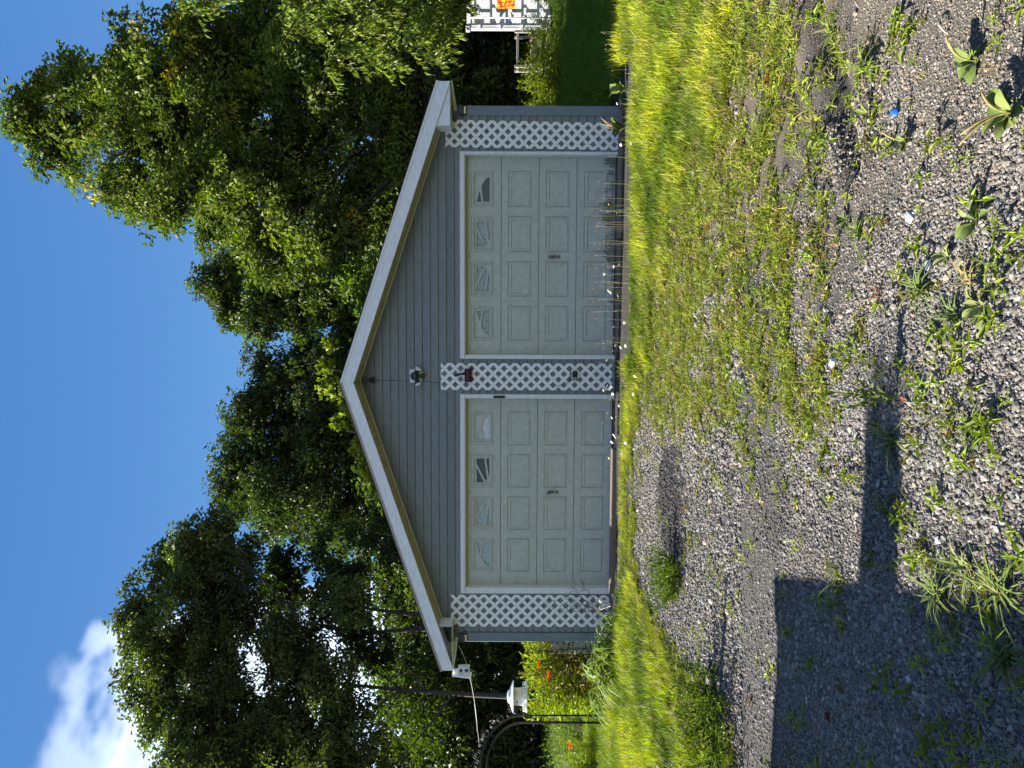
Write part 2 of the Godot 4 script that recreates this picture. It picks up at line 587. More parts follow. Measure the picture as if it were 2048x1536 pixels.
func board(s0: float, s1: float, y0: float, y1: float, t0 := NAN, t1 := NAN) -> SurfaceTool:
	if is_nan(t0): t0 = s0
	if is_nan(t1): t1 = s1
	var s := begin()
	var ym := y0 + 0.006
	# the lower lip stands proud, the face leans back to the course above
	var k := (ym - y0) / maxf(y1 - y0, 0.001)
	var m0 := lerpf(s0, t0, k); var m1 := lerpf(s1, t1, k)
	quad(s, Vector3(s0, y0, -0.01), Vector3(s1, y0, -0.01), Vector3(s1, y0, 0.014), Vector3(s0, y0, 0.014))
	quad(s, Vector3(s0, y0, 0.014), Vector3(s1, y0, 0.014), Vector3(m1, ym, 0.018), Vector3(m0, ym, 0.018))
	quad(s, Vector3(m0, ym, 0.018), Vector3(m1, ym, 0.018), Vector3(t1, y1, 0.002), Vector3(t0, y1, 0.002))
	quad(s, Vector3(t0, y1, 0.002), Vector3(t1, y1, 0.002), Vector3(t1, y1, -0.01), Vector3(t0, y1, -0.01))
	quad(s, Vector3(s1, y0, -0.01), Vector3(t1, y1, -0.01), Vector3(t1, y1, 0.002), Vector3(s1, y0, 0.010))
	quad(s, Vector3(s0, y0, 0.010), Vector3(t0, y1, 0.002), Vector3(t0, y1, -0.01), Vector3(s0, y0, -0.01))
	quad(s, Vector3(s0, y0, -0.01), Vector3(t0, y1, -0.01), Vector3(t1, y1, -0.01), Vector3(s1, y0, -0.01))
	return s

func garage() -> void:
	var g := thing("garage", "grey clapboard two-door garage with white trim and a low gable roof", "garage", FRONT, TURN)
	# walls behind the boards: real thickness, openings left for the doors
	var s := begin()
	for w in [[-3.66, -2.985, 0.0, 2.35], [-0.225, 0.361, 0.0, 2.35], [3.136, 3.66, 0.0, 2.35]]:
		box(s, Vector3((w[0] + w[1]) / 2, (w[2] + w[3]) / 2, -0.0805), Vector3(w[1] - w[0], w[3] - w[2], 0.12))
	box(s, Vector3(-1.605, 2.235, -0.081), Vector3(2.755, 0.229, 0.118))
	box(s, Vector3(1.7485, 2.235, -0.081), Vector3(2.77, 0.229, 0.118))
	prism(s, PackedVector2Array([Vector2(-3.66, 2.352), Vector2(3.66, 2.352), Vector2(0, 3.57)]), -0.14, -0.0205)
	obj("front_wall", s, M.soil, g)
	for k in [-1, 1]:
		s = begin()
		box(s, Vector3(k * 3.70, 1.19, -4.1), Vector3(0.12, 2.36, 7.9))
		for n in 20:
			var y := n * EXPO
			hexa(s, [Vector3(k * 3.76, y, -0.15), Vector3(k * 3.776, y, -0.15), Vector3(k * 3.776, y, -8.0), Vector3(k * 3.76, y, -8.0)],
				[Vector3(k * 3.76, y + 0.111, -0.15), Vector3(k * 3.764, y + 0.111, -0.15), Vector3(k * 3.764, y + 0.111, -8.0), Vector3(k * 3.76, y + 0.111, -8.0)])
		obj("side_wall", s, M.siding, g)
	s = begin()
	prism(s, PackedVector2Array([Vector2(-3.76, 0.0), Vector2(3.76, 0.0), Vector2(3.76, 2.35), Vector2(0, 3.58), Vector2(-3.76, 2.35)]), -8.12, -8.02)
	obj("rear_wall", s, M.siding, g)
	s = begin()
	box(s, Vector3(0, -0.06, -4.05), Vector3(7.3, 0.14, 7.9))
	obj("floor_slab", s, M.concrete, g)
	# siding boards
	var n := 0
	while n < 33:
		var y0 := n * EXPO - 0.005
		var y1 := y0 + EXPO - 0.0015
		if y0 > 3.56: break
		var mt: Material = M.siding if (n * 7) % 5 != 0 else M.siding_old
		if y1 < 2.15:
			obj("siding_board", board(-3.63, -3.045, y0, y1), mt, g)
			obj("siding_board", board(-0.19, 0.33, y0, y1), M.siding_old, g)
			obj("siding_board", board(3.15, 3.66, y0, y1), mt, g)
		else:
			var top0 := (3.60 - y0) / RAKE
			var top1 := (3.60 - y1) / RAKE
			var a := minf(3.65, top0); var b := maxf(minf(3.65, top1), 0.01)
			if a <= 0.05: break
			obj("siding_board", board(-a, a, y0, y1, -b, b), mt, g)
		n += 1
	# corner posts
	for k in [-1, 1]:
		s = begin()
		bevel_box(s, Vector3(k * 3.706, 1.16, -0.045), Vector3(0.135, 2.36, 0.145), 0.006)
		obj("corner_post", s, M.post, g)
	# roof: two slabs with a slight overhang, stepped courses of shingle on top
	for k in [-1, 1]:
		s = begin()
		var e := 3.98 if k > 0 else 4.04
		hexa(s, [Vector3(0, 3.62, 0.335), Vector3(k * e, 3.62 - e * RAKE, 0.335), Vector3(k * e, 3.62 - e * RAKE, -8.35), Vector3(0, 3.62, -8.35)],
			[Vector3(0, 3.785, 0.335), Vector3(k * e, 3.785 - e * RAKE, 0.335), Vector3(k * e, 3.785 - e * RAKE, -8.35), Vector3(0, 3.785, -8.35)])
		obj("roof_slab", s, M.jamb, g)
		s = begin()
		for c in 29:
			var a0 := c * 0.1405; var a1 := minf(a0 + 0.15, e + 0.02)
			hexa(s, [Vector3(k * a0, 3.792 - a0 * RAKE, 0.372), Vector3(k * a1, 3.792 - a1 * RAKE, 0.372), Vector3(k * a1, 3.792 - a1 * RAKE, -8.4), Vector3(k * a0, 3.792 - a0 * RAKE, -8.4)],
				[Vector3(k * a0, 3.797 - a0 * RAKE, 0.372), Vector3(k * a1, 3.806 - a1 * RAKE, 0.372), Vector3(k * a1, 3.806 - a1 * RAKE, -8.4), Vector3(k * a0, 3.797 - a0 * RAKE, -8.4)])
		obj("shingles", s, M.roof, g)
		# fascia board and its drip edge
		s = begin()
		var f := 3.985 if k > 0 else 4.045
		prism(s, PackedVector2Array([Vector2(k * 0.0015, 3.604), Vector2(k * f, 3.604 - f * RAKE), Vector2(k * f, 3.772 - f * RAKE), Vector2(k * 0.0015, 3.772)]), 0.337, 0.356)
		obj("fascia_board", s, M.fascia, g)
		s = begin()
		prism(s, PackedVector2Array([Vector2(k * 0.001, 3.762), Vector2(k * (f + 0.008), 3.762 - (f + 0.008) * RAKE), Vector2(k * (f + 0.008), 3.790 - (f + 0.008) * RAKE), Vector2(k * 0.001, 3.790)]), 0.3355, 0.366)
		obj("drip_edge", s, M.drip if k < 0 else M.fascia, g)
		# boxed return at the eave
		s = begin()
		var b0 := 3.42
		prism(s, PackedVector2Array([Vector2(k * b0, 2.282), Vector2(k * (f - 0.015), 2.282), Vector2(k * (f - 0.015), 3.604 - (f - 0.015) * RAKE + 0.012), Vector2(k * b0, 3.604 - b0 * RAKE + 0.012)]), 0.017, 0.334)
		obj("eave_return", s, M.fascia, g)
		s = begin()
		box(s, Vector3(k * 3.90, 2.385, -4.0), Vector3(0.22, 0.14, 8.0))
		obj("eave_soffit", s, M.fascia, g)
		s = begin()
		tube(s, [Vector3(k * 4.005, 2.262, 0.30), Vector3(k * 3.86, 2.25, 0.18), Vector3(k * 3.70, 2.235, 0.05)], [0.012, 0.022, 0.024], 7)
		obj("rolled_strip", s, M.jamb, g)
		# soffit panels up the rake
		var q := 0.02
		var i := 0
		while q < 3.40:
			s = begin()
			var q1 := minf(q + 0.088, 3.415)
			var drop := 0.0
			var ya := 3.604 - q * RAKE; var yb := 3.604 - q1 * RAKE
			hexa(s, [Vector3(k * q, ya - 0.004 - drop, 0.336), Vector3(k * q1, yb - 0.004 - drop, 0.336), Vector3(k * q1, yb - 0.004 - drop, 0.015), Vector3(k * q, ya - 0.004 - drop, 0.015)],
				[Vector3(k * q, ya + 0.010, 0.336), Vector3(k * q1, yb + 0.010, 0.336), Vector3(k * q1, yb + 0.010, 0.015), Vector3(k * q, ya + 0.010, 0.015)])
			obj("soffit_panel", s, M.soffit, g)
			q = q1 + 0.008
			i += 1
		s = begin()
		prism(s, PackedVector2Array([Vector2(k * 0.001, 3.575), Vector2(k * 3.415, 3.575 - 3.415 * RAKE), Vector2(k * 3.415, 3.596 - 3.415 * RAKE), Vector2(k * 0.001, 3.596)]), 0.015, 0.034)
		obj("rake_channel", s, M.jamb, g)
	# door trim
	for t in [[-3.062, -0.178, -2.97, -0.24], [0.318, 3.167, 0.376, 3.121]]:
		for side in [[t[0], t[2]], [t[3], t[1]]]:
			s = begin()
			bevel_box(s, Vector3((side[0] + side[1]) / 2, 1.053, -0.028), Vector3(side[1] - side[0], 2.106, 0.115), 0.012)
			obj("door_trim", s, M.white, g)
		s = begin()
		bevel_box(s, Vector3((t[0] + t[1]) / 2, 2.1435, -0.028), Vector3(t[1] - t[0], 0.073, 0.117), 0.012)
		obj("door_trim", s, M.white, g)
		s = begin()
		for k in [0, 1]:
			box(s, Vector3(t[2] - 0.006 if k == 0 else t[3] + 0.006, 1.05, -0.145), Vector3(0.02, 2.10, 0.115))
		box(s, Vector3((t[2] + t[3]) / 2, 2.1, -0.145), Vector3(t[3] - t[2], 0.02, 0.115))
		obj("door_jamb", s, M.jamb, g)
		s = begin()
		box(s, Vector3((t[0] + t[1]) / 2, -0.012, 0.08), Vector3(t[1] - t[0] - 0.02, 0.05, 0.26))
		obj("threshold", s, M.concrete, g)
	garage_door(g, 0.376, 3.121, 0)
	garage_door(g, -2.97, -0.24, 1)
	# weathered boards and timber in front of the thresholds
	for a in [[-2.95, -0.9, 0.27, 0.09], [0.45, 1.9, 0.30, 0.05], [1.95, 3.75, 0.33, 0.06]]:
		s = begin()
		bevel_box(s, Vector3((a[0] + a[1]) / 2, a[3] / 2 - 0.03, a[2]), Vector3(a[1] - a[0], a[3] + 0.03, 0.11), 0.012)
		obj("sill_timber", s, M.timber, g)
	for q in [[-1.75, 0.14, "left"]]:
		s = begin()
		tube(s, [Vector3(3.14, 1.72, 0.04), Vector3(3.14, 1.56, 0.04)], [0.014], 6)
		obj("door_bracket", s, M.white, g)
		s = begin()
		box(s, Vector3(-0.215, 1.63, 0.04), Vector3(0.035, 0.16, 0.02))
		obj("door_bracket", s, M.iron, g)

func emboss(x0: float, x1: float, y0: float, y1: float, z: float) -> SurfaceTool:
	var s := begin()
	var rings: Array = []
	for k in [[0.0, 0.0], [0.006, -0.014], [0.018, -0.014], [0.024, -0.001], [0.044, 0.002], [0.056, -0.008]]:
		rings.append([Vector3(x0 + k[0], y0 + k[0], z + k[1]), Vector3(x1 - k[0], y0 + k[0], z + k[1]), Vector3(x1 - k[0], y1 - k[0], z + k[1]), Vector3(x0 + k[0], y1 - k[0], z + k[1])])
	for n in rings.size() - 1:
		for i in 4:
			var j := (i + 1) % 4
			quad(s, rings[n][i], rings[n][j], rings[n + 1][j], rings[n + 1][i])
	var l: Array = rings[-1]
	quad(s, l[0], l[1], l[2], l[3])
	return s

func lace_tex(kind: int) -> ImageTexture:
	var im := Image.create(256, 256, false, Image.FORMAT_RGB8)
	var f := FastNoiseLite.new()
	f.seed = 40 + kind; f.frequency = 0.07; f.fractal_octaves = 3
	for j in 256:
		for i in 256:
			var n := f.get_noise_2d(i, j)
			var c: Color
			if kind == 0:       # fine floral lace
				var v := 0.66 + 0.6 * n + 0.12 * sin(i * 0.55) * sin(j * 0.55)
				c = Color(v, v * 1.02, v * 0.98) if absf(n) > 0.07 else Color(0.22, 0.24, 0.24)
			else:               # net with dark dots
				var v2 := 0.68 + 0.25 * n
				c = Color(v2 * 0.95, v2 * 1.04, v2 * 1.0)
				var cell := Vector2(fposmod(i + 32.0 * (int(j / 64.0) % 2), 64.0) - 32.0, fposmod(float(j), 64.0) - 32.0)
				if cell.length() < 7.0: c = Color(0.05, 0.07, 0.09)
			im.set_pixel(i, j, c)
	return ImageTexture.create_from_image(im)

func garage_door(g: Node3D, a: float, b: float, which: int) -> void:
	var d := Node3D.new()
	d.name = "garage_door"
	g.add_child(d, true)
	d.set_meta("label", "right sectional door, its foot streaked with dirt" if which == 0 else "left sectional door with one black window")
	var z := -0.10
	var ys := [0.02, 0.555, 1.082, 1.608, 2.112]
	var w := b - a
	var cols: Array = []
	for i in 4: cols.append([a + 0.19 + i * 0.622 * w / 2.745, a + 0.19 + i * 0.622 * w / 2.745 + 0.50])
	var s := begin()
	box(s, Vector3((a + b) / 2, 1.05, z - 0.065), Vector3(w + 0.06, 2.14, 0.03))
	for i in 4: pass
	# the backing has no window holes below the top section only
	s = begin()
	box(s, Vector3((a + b) / 2, 0.81, z - 0.055), Vector3(w + 0.05, 1.60, 0.02))
	obj("door_backing", s, M.door, d)
	for r in 4:
		var y0: float = ys[r] + 0.0025
		var y1: float = ys[r + 1] - 0.0025
		var p0 := y0 + 0.094; var p1 := p0 + 0.335
		if r == 3: p0 = y0 + 0.085; p1 = p0 + 0.335
		s = begin()
		# skin of the section round its four panels
		quad(s, Vector3(a, y0 + 0.003, z), Vector3(b, y0 + 0.003, z), Vector3(b, p0, z), Vector3(a, p0, z))
		quad(s, Vector3(a, p1, z), Vector3(b, p1, z), Vector3(b, y1 - 0.003, z), Vector3(a, y1 - 0.003, z))
		quad(s, Vector3(a, y0, z - 0.045), Vector3(b, y0, z - 0.045), Vector3(b, y0, z - 0.004), Vector3(a, y0, z - 0.004))
		quad(s, Vector3(a, y0, z - 0.004), Vector3(b, y0, z - 0.004), Vector3(b, y0 + 0.003, z), Vector3(a, y0 + 0.003, z))
		quad(s, Vector3(a, y1 - 0.003, z), Vector3(b, y1 - 0.003, z), Vector3(b, y1, z - 0.004), Vector3(a, y1, z - 0.004))
		quad(s, Vector3(a, y1, z - 0.004), Vector3(b, y1, z - 0.004), Vector3(b, y1, z - 0.045), Vector3(a, y1, z - 0.045))
		var x := a
		for c in 4:
			quad(s, Vector3(x, p0, z), Vector3(cols[c][0], p0, z), Vector3(cols[c][0], p1, z), Vector3(x, p1, z))
			x = cols[c][1]
		quad(s, Vector3(x, p0, z), Vector3(b, p0, z), Vector3(b, p1, z), Vector3(x, p1, z))
		obj("door_section", s, M.door, d)
		for c in 4:
			if r < 3:
				obj("raised_panel", emboss(cols[c][0], cols[c][1], p0, p1, z), M.door, d)
			else:
				door_window(d, cols[c][0], cols[c][1], p0, p1, z, c, (a + b) / 2, which)
	# handle, lock and the bolt plate
	var hx = (cols[1][1] + cols[2][0]) / 2.0
	s = begin()
	box(s, Vector3(hx, 0.885, z + 0.008), Vector3(0.035, 0.10, 0.012))
	box(s, Vector3(hx, 0.895, z + 0.035), Vector3(0.016, 0.02, 0.05))
	box(s, Vector3(hx, 0.895, z + 0.06), Vector3(0.024, 0.11, 0.014), Basis(Vector3.BACK, 0.25))
	obj("door_handle", s, M.steel, d)
	s = begin()
	lathe(s, [Vector2(0.024, -0.004), Vector2(0.024, 0.006), Vector2(0.017, 0.012), Vector2(0.0, 0.012)], 14, Transform3D(Basis(Vector3.RIGHT, PI / 2), Vector3(hx, 0.80, z)))
	obj("door_lock", s, M.steel, d)
	for q in [[0, 0.026], [0, -0.026], [-0.022, 0], [0.022, 0]]:
		s = begin()
		lathe(s, [Vector2(0.007, -0.002), Vector2(0.006, 0.005), Vector2(0.0, 0.006)], 8, Transform3D(Basis(Vector3.RIGHT, PI / 2), Vector3(hx + q[0], 2.055 + q[1], z)))
		obj("bolt", s, M.dark, d)
	# rubber seal along the foot
	s = begin()
	box(s, Vector3((a + b) / 2, 0.008, z - 0.012), Vector3(w, 0.026, 0.045))
	obj("bottom_seal", s, M.black, d)
	if which == 0:
		# dirt splashed up the foot of the door, a stain with a shape of its own
		var im := Image.create(1024, 128, false, Image.FORMAT_RGBA8)
		var f := FastNoiseLite.new()
		f.seed = 77; f.frequency = 0.02; f.fractal_octaves = 4
		for j in 128:
			for i in 1024:
				var up := 1.0 - j / 128.0
				var n := f.get_noise_2d(i * 3.0, j * 0.55) * 0.9 + f.get_noise_2d(i * 0.5, 400.0) * 0.9
				var reach := 0.30 + 0.35 * smoothstep(0.35, 0.62, i / 1024.0) + n * 0.5
				var t := smoothstep(reach, reach - 0.45, up) * smoothstep(0.05, 0.3, i / 1024.0)
				im.set_pixel(i, j, Color(0.40, 0.41, 0.33, clampf(t * (0.5 + n * 0.5), 0.0, 0.75)))
		var m := StandardMaterial3D.new()
		m.transparency = BaseMaterial3D.TRANSPARENCY_ALPHA
		m.albedo_texture = ImageTexture.create_from_image(im)
		m.roughness = 0.95
		s = begin()
		var q := [Vector3(a + 0.01, 0.03, z + 0.003), Vector3(b - 0.01, 0.03, z + 0.003), Vector3(b - 0.01, 0.28, z + 0.003), Vector3(a + 0.01, 0.28, z + 0.003)]
		var uv := [Vector2(0, 1), Vector2(1, 1), Vector2(1, 0), Vector2(0, 0)]
		for k in [0, 2, 1, 0, 3, 2]:
			s.set_uv(uv[k]); s.add_vertex(q[k])
		obj("dirt_streaks", s, m, d)

# one window of the sunburst that runs across four windows of a door
func door_window(d: Node3D, x0: float, x1: float, y0: float, y1: float, z: float, c: int, mid: float, which: int) -> void:
	var s := begin()
	# stepped frame
	var rings: Array = []
	for k in [[0.0, 0.0], [0.010, -0.009], [0.026, -0.009], [0.034, 0.004], [0.044, 0.006], [0.052, -0.006], [0.056, -0.02]]:
		rings.append([Vector3(x0 + k[0], y0 + k[0], z + k[1]), Vector3(x1 - k[0], y0 + k[0], z + k[1]), Vector3(x1 - k[0], y1 - k[0], z + k[1]), Vector3(x0 + k[0], y1 - k[0], z + k[1])])
	for n in rings.size() - 1:
		for i in 4:
			var j := (i + 1) % 4
			quad(s, rings[n][i], rings[n][j], rings[n + 1][j], rings[n + 1][i])
	obj("window_frame", s, M.door, d)
	var i0 := x0 + 0.054; var i1 := x1 - 0.054; var j0 := y0 + 0.054; var j1 := y1 - 0.054
	s = begin()
	box(s, Vector3((i0 + i1) / 2, (j0 + j1) / 2, z - 0.030), Vector3(i1 - i0 + 0.01, j1 - j0 + 0.01, 0.004))
	obj("window_pane", s, M.glass, d)
	# the sunburst insert: what lies outside the arc, the hub, the rays and a rim
	var rect := PackedVector2Array([Vector2(i0, j0), Vector2(i1, j0), Vector2(i1, j1), Vector2(i0, j1)])
	var rim := 0.022
	var hub := Vector2(mid, j0 + 0.012)
	var ea := 1.10; var eb := 0.262
	var outer := PackedVector2Array()
	var inner := PackedVector2Array()
	for k in 41:
		var t := PI * k / 40.0
		outer.append(hub + Vector2(cos(t) * ea, sin(t) * eb))
		inner.append(hub + Vector2(cos(t) * 0.235, sin(t) * 0.075))
	var pieces: Array = []
	var lens := PackedVector2Array(outer)
	pieces.append_array(Geometry2D.clip_polygons(rect, lens))
	pieces.append_array(Geometry2D.intersect_polygons(rect, inner))
	s = begin()
	for p in pieces: prism(s, p, z - 0.024, z - 0.014)
	for sgn in [-1.0, 1.0]:
		for sl in [0.145, 0.50]:
			var dirv := Vector2(sgn, sl).normalized()
			var nv := Vector2(-dirv.y, dirv.x) * 0.014
			var ray := PackedVector2Array([hub + nv, hub + dirv * 1.2 + nv, hub + dirv * 1.2 - nv, hub - nv])
			var cut := Geometry2D.intersect_polygons(ray, rect)
			for p in cut:
				for q in Geometry2D.intersect_polygons(p, lens): prism(s, q, z - 0.0235, z - 0.0135)
	for r in [[i0, i1, j0, j0 + rim], [i0, i1, j1 - rim, j1], [i0, i0 + rim, j0 + rim, j1 - rim], [i1 - rim, i1, j0 + rim, j1 - rim]]:
		box(s, Vector3((r[0] + r[1]) / 2, (r[2] + r[3]) / 2, z - 0.018), Vector3(r[1] - r[0], r[3] - r[2], 0.0085))
	obj("sunburst_insert", s, M.door, d)
	# curtains behind the panes, one window is left dark, one blocked with board
	var cm: Material = null
	if which == 0 and c < 3:
		cm = M.get("lace0")
		if cm == null:
			var m := StandardMaterial3D.new()
			m.albedo_texture = lace_tex(0); m.roughness = 0.9
			M.lace0 = m; cm = m
	elif which == 1 and c < 2:
		cm = M.get("lace1")
		if cm == null:
			var m := StandardMaterial3D.new()
			m.albedo_texture = lace_tex(1); m.roughness = 0.9
			M.lace1 = m; cm = m
	elif which == 1 and c == 3:
		cm = M.white
	if cm:
		s = begin()
		var zz := z - 0.037
		var q := [Vector3(i0 - 0.02, j0 - 0.02, zz), Vector3(i1 + 0.02, j0 - 0.02, zz), Vector3(i1 + 0.02, j1 + 0.02, zz), Vector3(i0 - 0.02, j1 + 0.02, zz)]
		var uv := [Vector2(0, 1), Vector2(1.6, 1), Vector2(1.6, 0), Vector2(0, 0)]
		for k in [0, 2, 1, 0, 3, 2]:
			s.set_uv(uv[k]); s.add_vertex(q[k])
		obj("curtain", s, cm, d)
	if which == 1 and c == 3:
		s = begin()
		tube(s, [Vector3(i1 - 0.09, j0 + 0.03, z - 0.042), Vector3(i1 - 0.06, j0 + 0.05, z - 0.042), Vector3(i1 - 0.10, j0 + 0.085, z - 0.042), Vector3(i1 - 0.17, j0 + 0.10, z - 0.042)], [0.004, 0.009, 0.009, 0.003], 5)
		obj("window_sticker", s, mat(Color(0.85, 0.86, 0.87), 0.4), d)

# ---------------------------------------------------------------- things fixed to the garage front
func lattice(label: String, s0: float, s1: float, y0: float, y1: float, lean: float, phase: float) -> void:
	var o := thing("lattice_panel", label, "lattice", G((s0 + s1) / 2, y0, 0.022), TURN, "white lattice panels on the garage front")
	o.rotate_object_local(Vector3.BACK, lean)
	var w := s1 - s0
	var h := y1 - y0
	var rect := PackedVector2Array([Vector2(-w / 2, 0), Vector2(w / 2, 0), Vector2(w / 2, h), Vector2(-w / 2, h)])
	var pitch := 2.0 * w / roundf(2.0 * w / 0.1525)
	var half := 0.031            # measured up the panel
	for layer in 2:
		var sg := 1.0 if layer == 0 else -1.0
		var c := -w - pitch + phase + (0.0 if layer == 0 else fposmod(w, pitch))
		while c < h + w:
			# strip y = c + sg * x, a slat of constant width
			var p := PackedVector2Array([Vector2(-w, c - sg * w - half), Vector2(w, c + sg * w - half), Vector2(w, c + sg * w + half), Vector2(-w, c - sg * w + half)])
			for q in Geometry2D.intersect_polygons(p, rect):
				var s := begin()
				prism(s, q, layer * 0.0065, layer * 0.0065 + 0.006)
				obj("slat", s, M.lattice, o)
			c += pitch

func fixtures() -> void:
	lattice("white lattice panel right of the right garage door", 3.180, 3.545, -0.03, 2.37, -0.016, 0.05)
	lattice("white lattice panel between the two garage doors, carrying the red box", -0.120, 0.261, 0.045, 2.45, 0.0, 0.03)
	lattice("wider white lattice panel left of the left garage door, its foot hidden by plants", -3.545, -3.074, 0.04, 2.318, 0.0, 0.0)
	# twin floodlight on a white plate
	var f := thing("floodlight", "black twin-head floodlight on a white plate high on the gable", "floodlight", G(0.075, 2.80, 0.014), TURN)
	var s := begin()
	bevel_box(s, Vector3(0, 0, 0.012), Vector3(0.19, 0.17, 0.024), 0.012)
	obj("mounting_plate", s, M.white, f)
	s = begin(true)
	lathe(s, [Vector2(0.062, 0.0), Vector2(0.062, 0.04), Vector2(0.045, 0.062), Vector2(0.0, 0.066)], 16, Transform3D(Basis(Vector3.RIGHT, PI / 2), Vector3(0.0, 0.01, 0.02)))
	obj("lamp_body", s, M.black, f)
	for k in [-1, 1]:
		var dirv := Vector3(k * 0.75, -0.35, 0.45).normalized()
		var bs := Basis(Vector3.UP.cross(dirv).normalized(), dirv, Vector3.UP.cross(dirv).normalized().cross(dirv))
		var xf := Transform3D(bs, Vector3(k * 0.035, -0.01, 0.06))
		s = begin(true)
		lathe(s, [Vector2(0.012, 0.0), Vector2(0.016, 0.02), Vector2(0.034, 0.04), Vector2(0.047, 0.085), Vector2(0.047, 0.092)], 14, xf)
		var hd := obj("lamp_head", s, M.black, f)
		s = begin(true)
		lathe(s, [Vector2(0.046, 0.0905), Vector2(0.03, 0.10), Vector2(0.0, 0.104)], 14, xf)
		obj("lens", s, mat(Color(0.72, 0.72, 0.70), 0.3), hd)
	s = begin(true)
	lathe(s, [Vector2(0.0, -0.035), Vector2(0.028, -0.03), Vector2(0.034, 0.0), Vector2(0.025, 0.03), Vector2(0.0, 0.036)], 12, Transform3D(Basis(), Vector3(0.0, -0.095, 0.055)))
	obj("motion_sensor", s, M.black, f)
	# bell under the peak
	var b := thing("wind_bell", "small dark bell on a wire hanger under the gable peak", "bell", G(0.015, 3.385, 0.05), TURN)
	s = begin(true)
	lathe(s, [Vector2(0.047, 0.0), Vector2(0.043, 0.012), Vector2(0.036, 0.04), Vector2(0.022, 0.064), Vector2(0.0, 0.07)], 14)
	obj("bell_cup", s, M.black, b)
	s = begin()
	var loop: Array = []
	for k in 13: loop.append(Vector3(cos(TAU * k / 12.0) * 0.04, 0.125 + sin(TAU * k / 12.0) * 0.028, 0.0))
	tube(s, loop, [0.006], 5)
	tube(s, [Vector3(0, 0.07, 0), Vector3(0, 0.097, 0)], [0.004], 5)
	tube(s, [Vector3(-0.035, 0.14, 0.0), Vector3(-0.06, 0.125, -0.02), Vector3(-0.075, 0.12, -0.04)], [0.005], 5)
	obj("hanger", s, M.iron, b)
	# cord from the bell down past the floodlight
	s = begin()
	tube(s, [G(0.015, 3.38, 0.05), G(0.013, 3.2, 0.045), G(0.0, 2.9, 0.02), G(-0.005, 2.7, 0.018), G(-0.02, 2.44, 0.02)], [0.003], 4)
	tube(s, [G(0.0142, 3.18, 0.043), G(0.013, 3.12, 0.042)], [0.006], 5)
	tag(obj("cord", s, M.black), "thin dark cord running from the gable bell down to the middle lattice", "cord")
	# red box with two round lenses and its arm
	var r := thing("signal_light", "dark red box with two round lenses held on the middle lattice", "signal light", G(0.09, 2.02, 0.04), TURN)
	s = begin()
	bevel_box(s, Vector3(0, 0.045, 0.035), Vector3(0.185, 0.095, 0.07), 0.018)
	obj("housing", s, mat(Color(0.035, 0.006, 0.007), 0.35), r)
	for k in [-1, 1]:
		s = begin(true)
		lathe(s, [Vector2(0.036, -0.003), Vector2(0.034, 0.008), Vector2(0.0, 0.018)], 14, Transform3D(Basis(Vector3.RIGHT, PI / 2), Vector3(k * 0.043, 0.045, 0.07)))
		obj("lens", s, mat(Color(0.07, 0.006, 0.008), 0.15), r)
	s = begin(true)
	tube(s, bez(Vector3(0.02, 0.09, 0.03), Vector3(0.03, 0.15, 0.06), Vector3(-0.01, 0.23, 0.03), 6), [0.018, 0.018, 0.016, 0.016, 0.02, 0.02, 0.012], 7)
	obj("arm", s, M.black, r)
	# wire basket low on the lattice
	var wb := thing("wire_basket", "small rusty wire basket hung low on the middle lattice", "basket", G(0.09, 0.545, 0.035), TURN)
	s = begin()
	for y in [0.0, 0.035, 0.09]:
		var rg: Array = []
		for k in 5: rg.append(Vector3([-0.065, 0.065, 0.065, -0.065, -0.065][k], y, [0.0, 0.0, 0.07, 0.07, 0.0][k]))
		tube(s, rg, [0.0035], 4)
	for k in 9:
		var t := -0.065 + 0.13 * k / 8.0
		tube(s, [Vector3(t, 0.0, 0.07), Vector3(t, 0.09, 0.07)], [0.002], 4)
	obj("wire_cage", s, M.iron, wb)
	s = begin()
	bevel_box(s, Vector3(0.02, 0.03, 0.035), Vector3(0.07, 0.055, 0.05), 0.006)
	obj("block", s, M.black, wb)
	s = begin()
	tube(s, [Vector3(-0.06, 0.09, 0.03), Vector3(-0.10, 0.14, 0.02), Vector3(-0.14, 0.22, 0.012), Vector3(-0.15, 0.33, 0.01)], [0.0025], 4)
	tube(s, [Vector3(0.02, 0.0, 0.05), Vector3(0.005, -0.045, 0.05), Vector3(0.03, -0.07, 0.03), Vector3(0.06, -0.03, 0.02)], [0.0025], 4)
	obj("loose_wire", s, M.iron, wb)
	# solar lights on the corner posts
	for k in [-1, 1]:
		var sl := thing("wall_light", "small black solar light at the top of the %s corner post" % ("left" if k < 0 else "right"), "wall light", G(k * 3.70, 2.09, 0.03), TURN, "solar lights on the corner posts")
		s = begin()
		bevel_box(s, Vector3(0, 0.065, 0.03), Vector3(0.125, 0.07, 0.06), 0.01)
		bevel_box(s, Vector3(0, 0.012, 0.016), Vector3(0.12, 0.035, 0.03), 0.006)
		obj("light_case", s, M.black, sl)
		s = begin()
		bevel_box(s, Vector3(0, 0.014, 0.038), Vector3(0.09, 0.028, 0.016), 0.005)
		obj("lens", s, mat(Color(0.66, 0.62, 0.42), 0.3), sl)
	# security camera at the left eave
	var c := thing("security_camera", "white security camera with a small panel hanging off the left eave tip", "camera", G(-4.03, 2.05, 0.33), TURN)
	s = begin()
	bevel_box(s, Vector3(0, 0.06, 0.0), Vector3(0.09, 0.16, 0.08), 0.012)
	obj("camera_body", s, mat(Color(0.6, 0.6, 0.6), 0.4), c)
	s = begin(true)
	lathe(s, [Vector2(0.036, 0.0), Vector2(0.034, 0.012), Vector2(0.028, 0.012), Vector2(0.0, 0.008)], 14, Transform3D(Basis(Vector3.RIGHT, PI / 2), Vector3(0.0, 0.025, 0.038)))
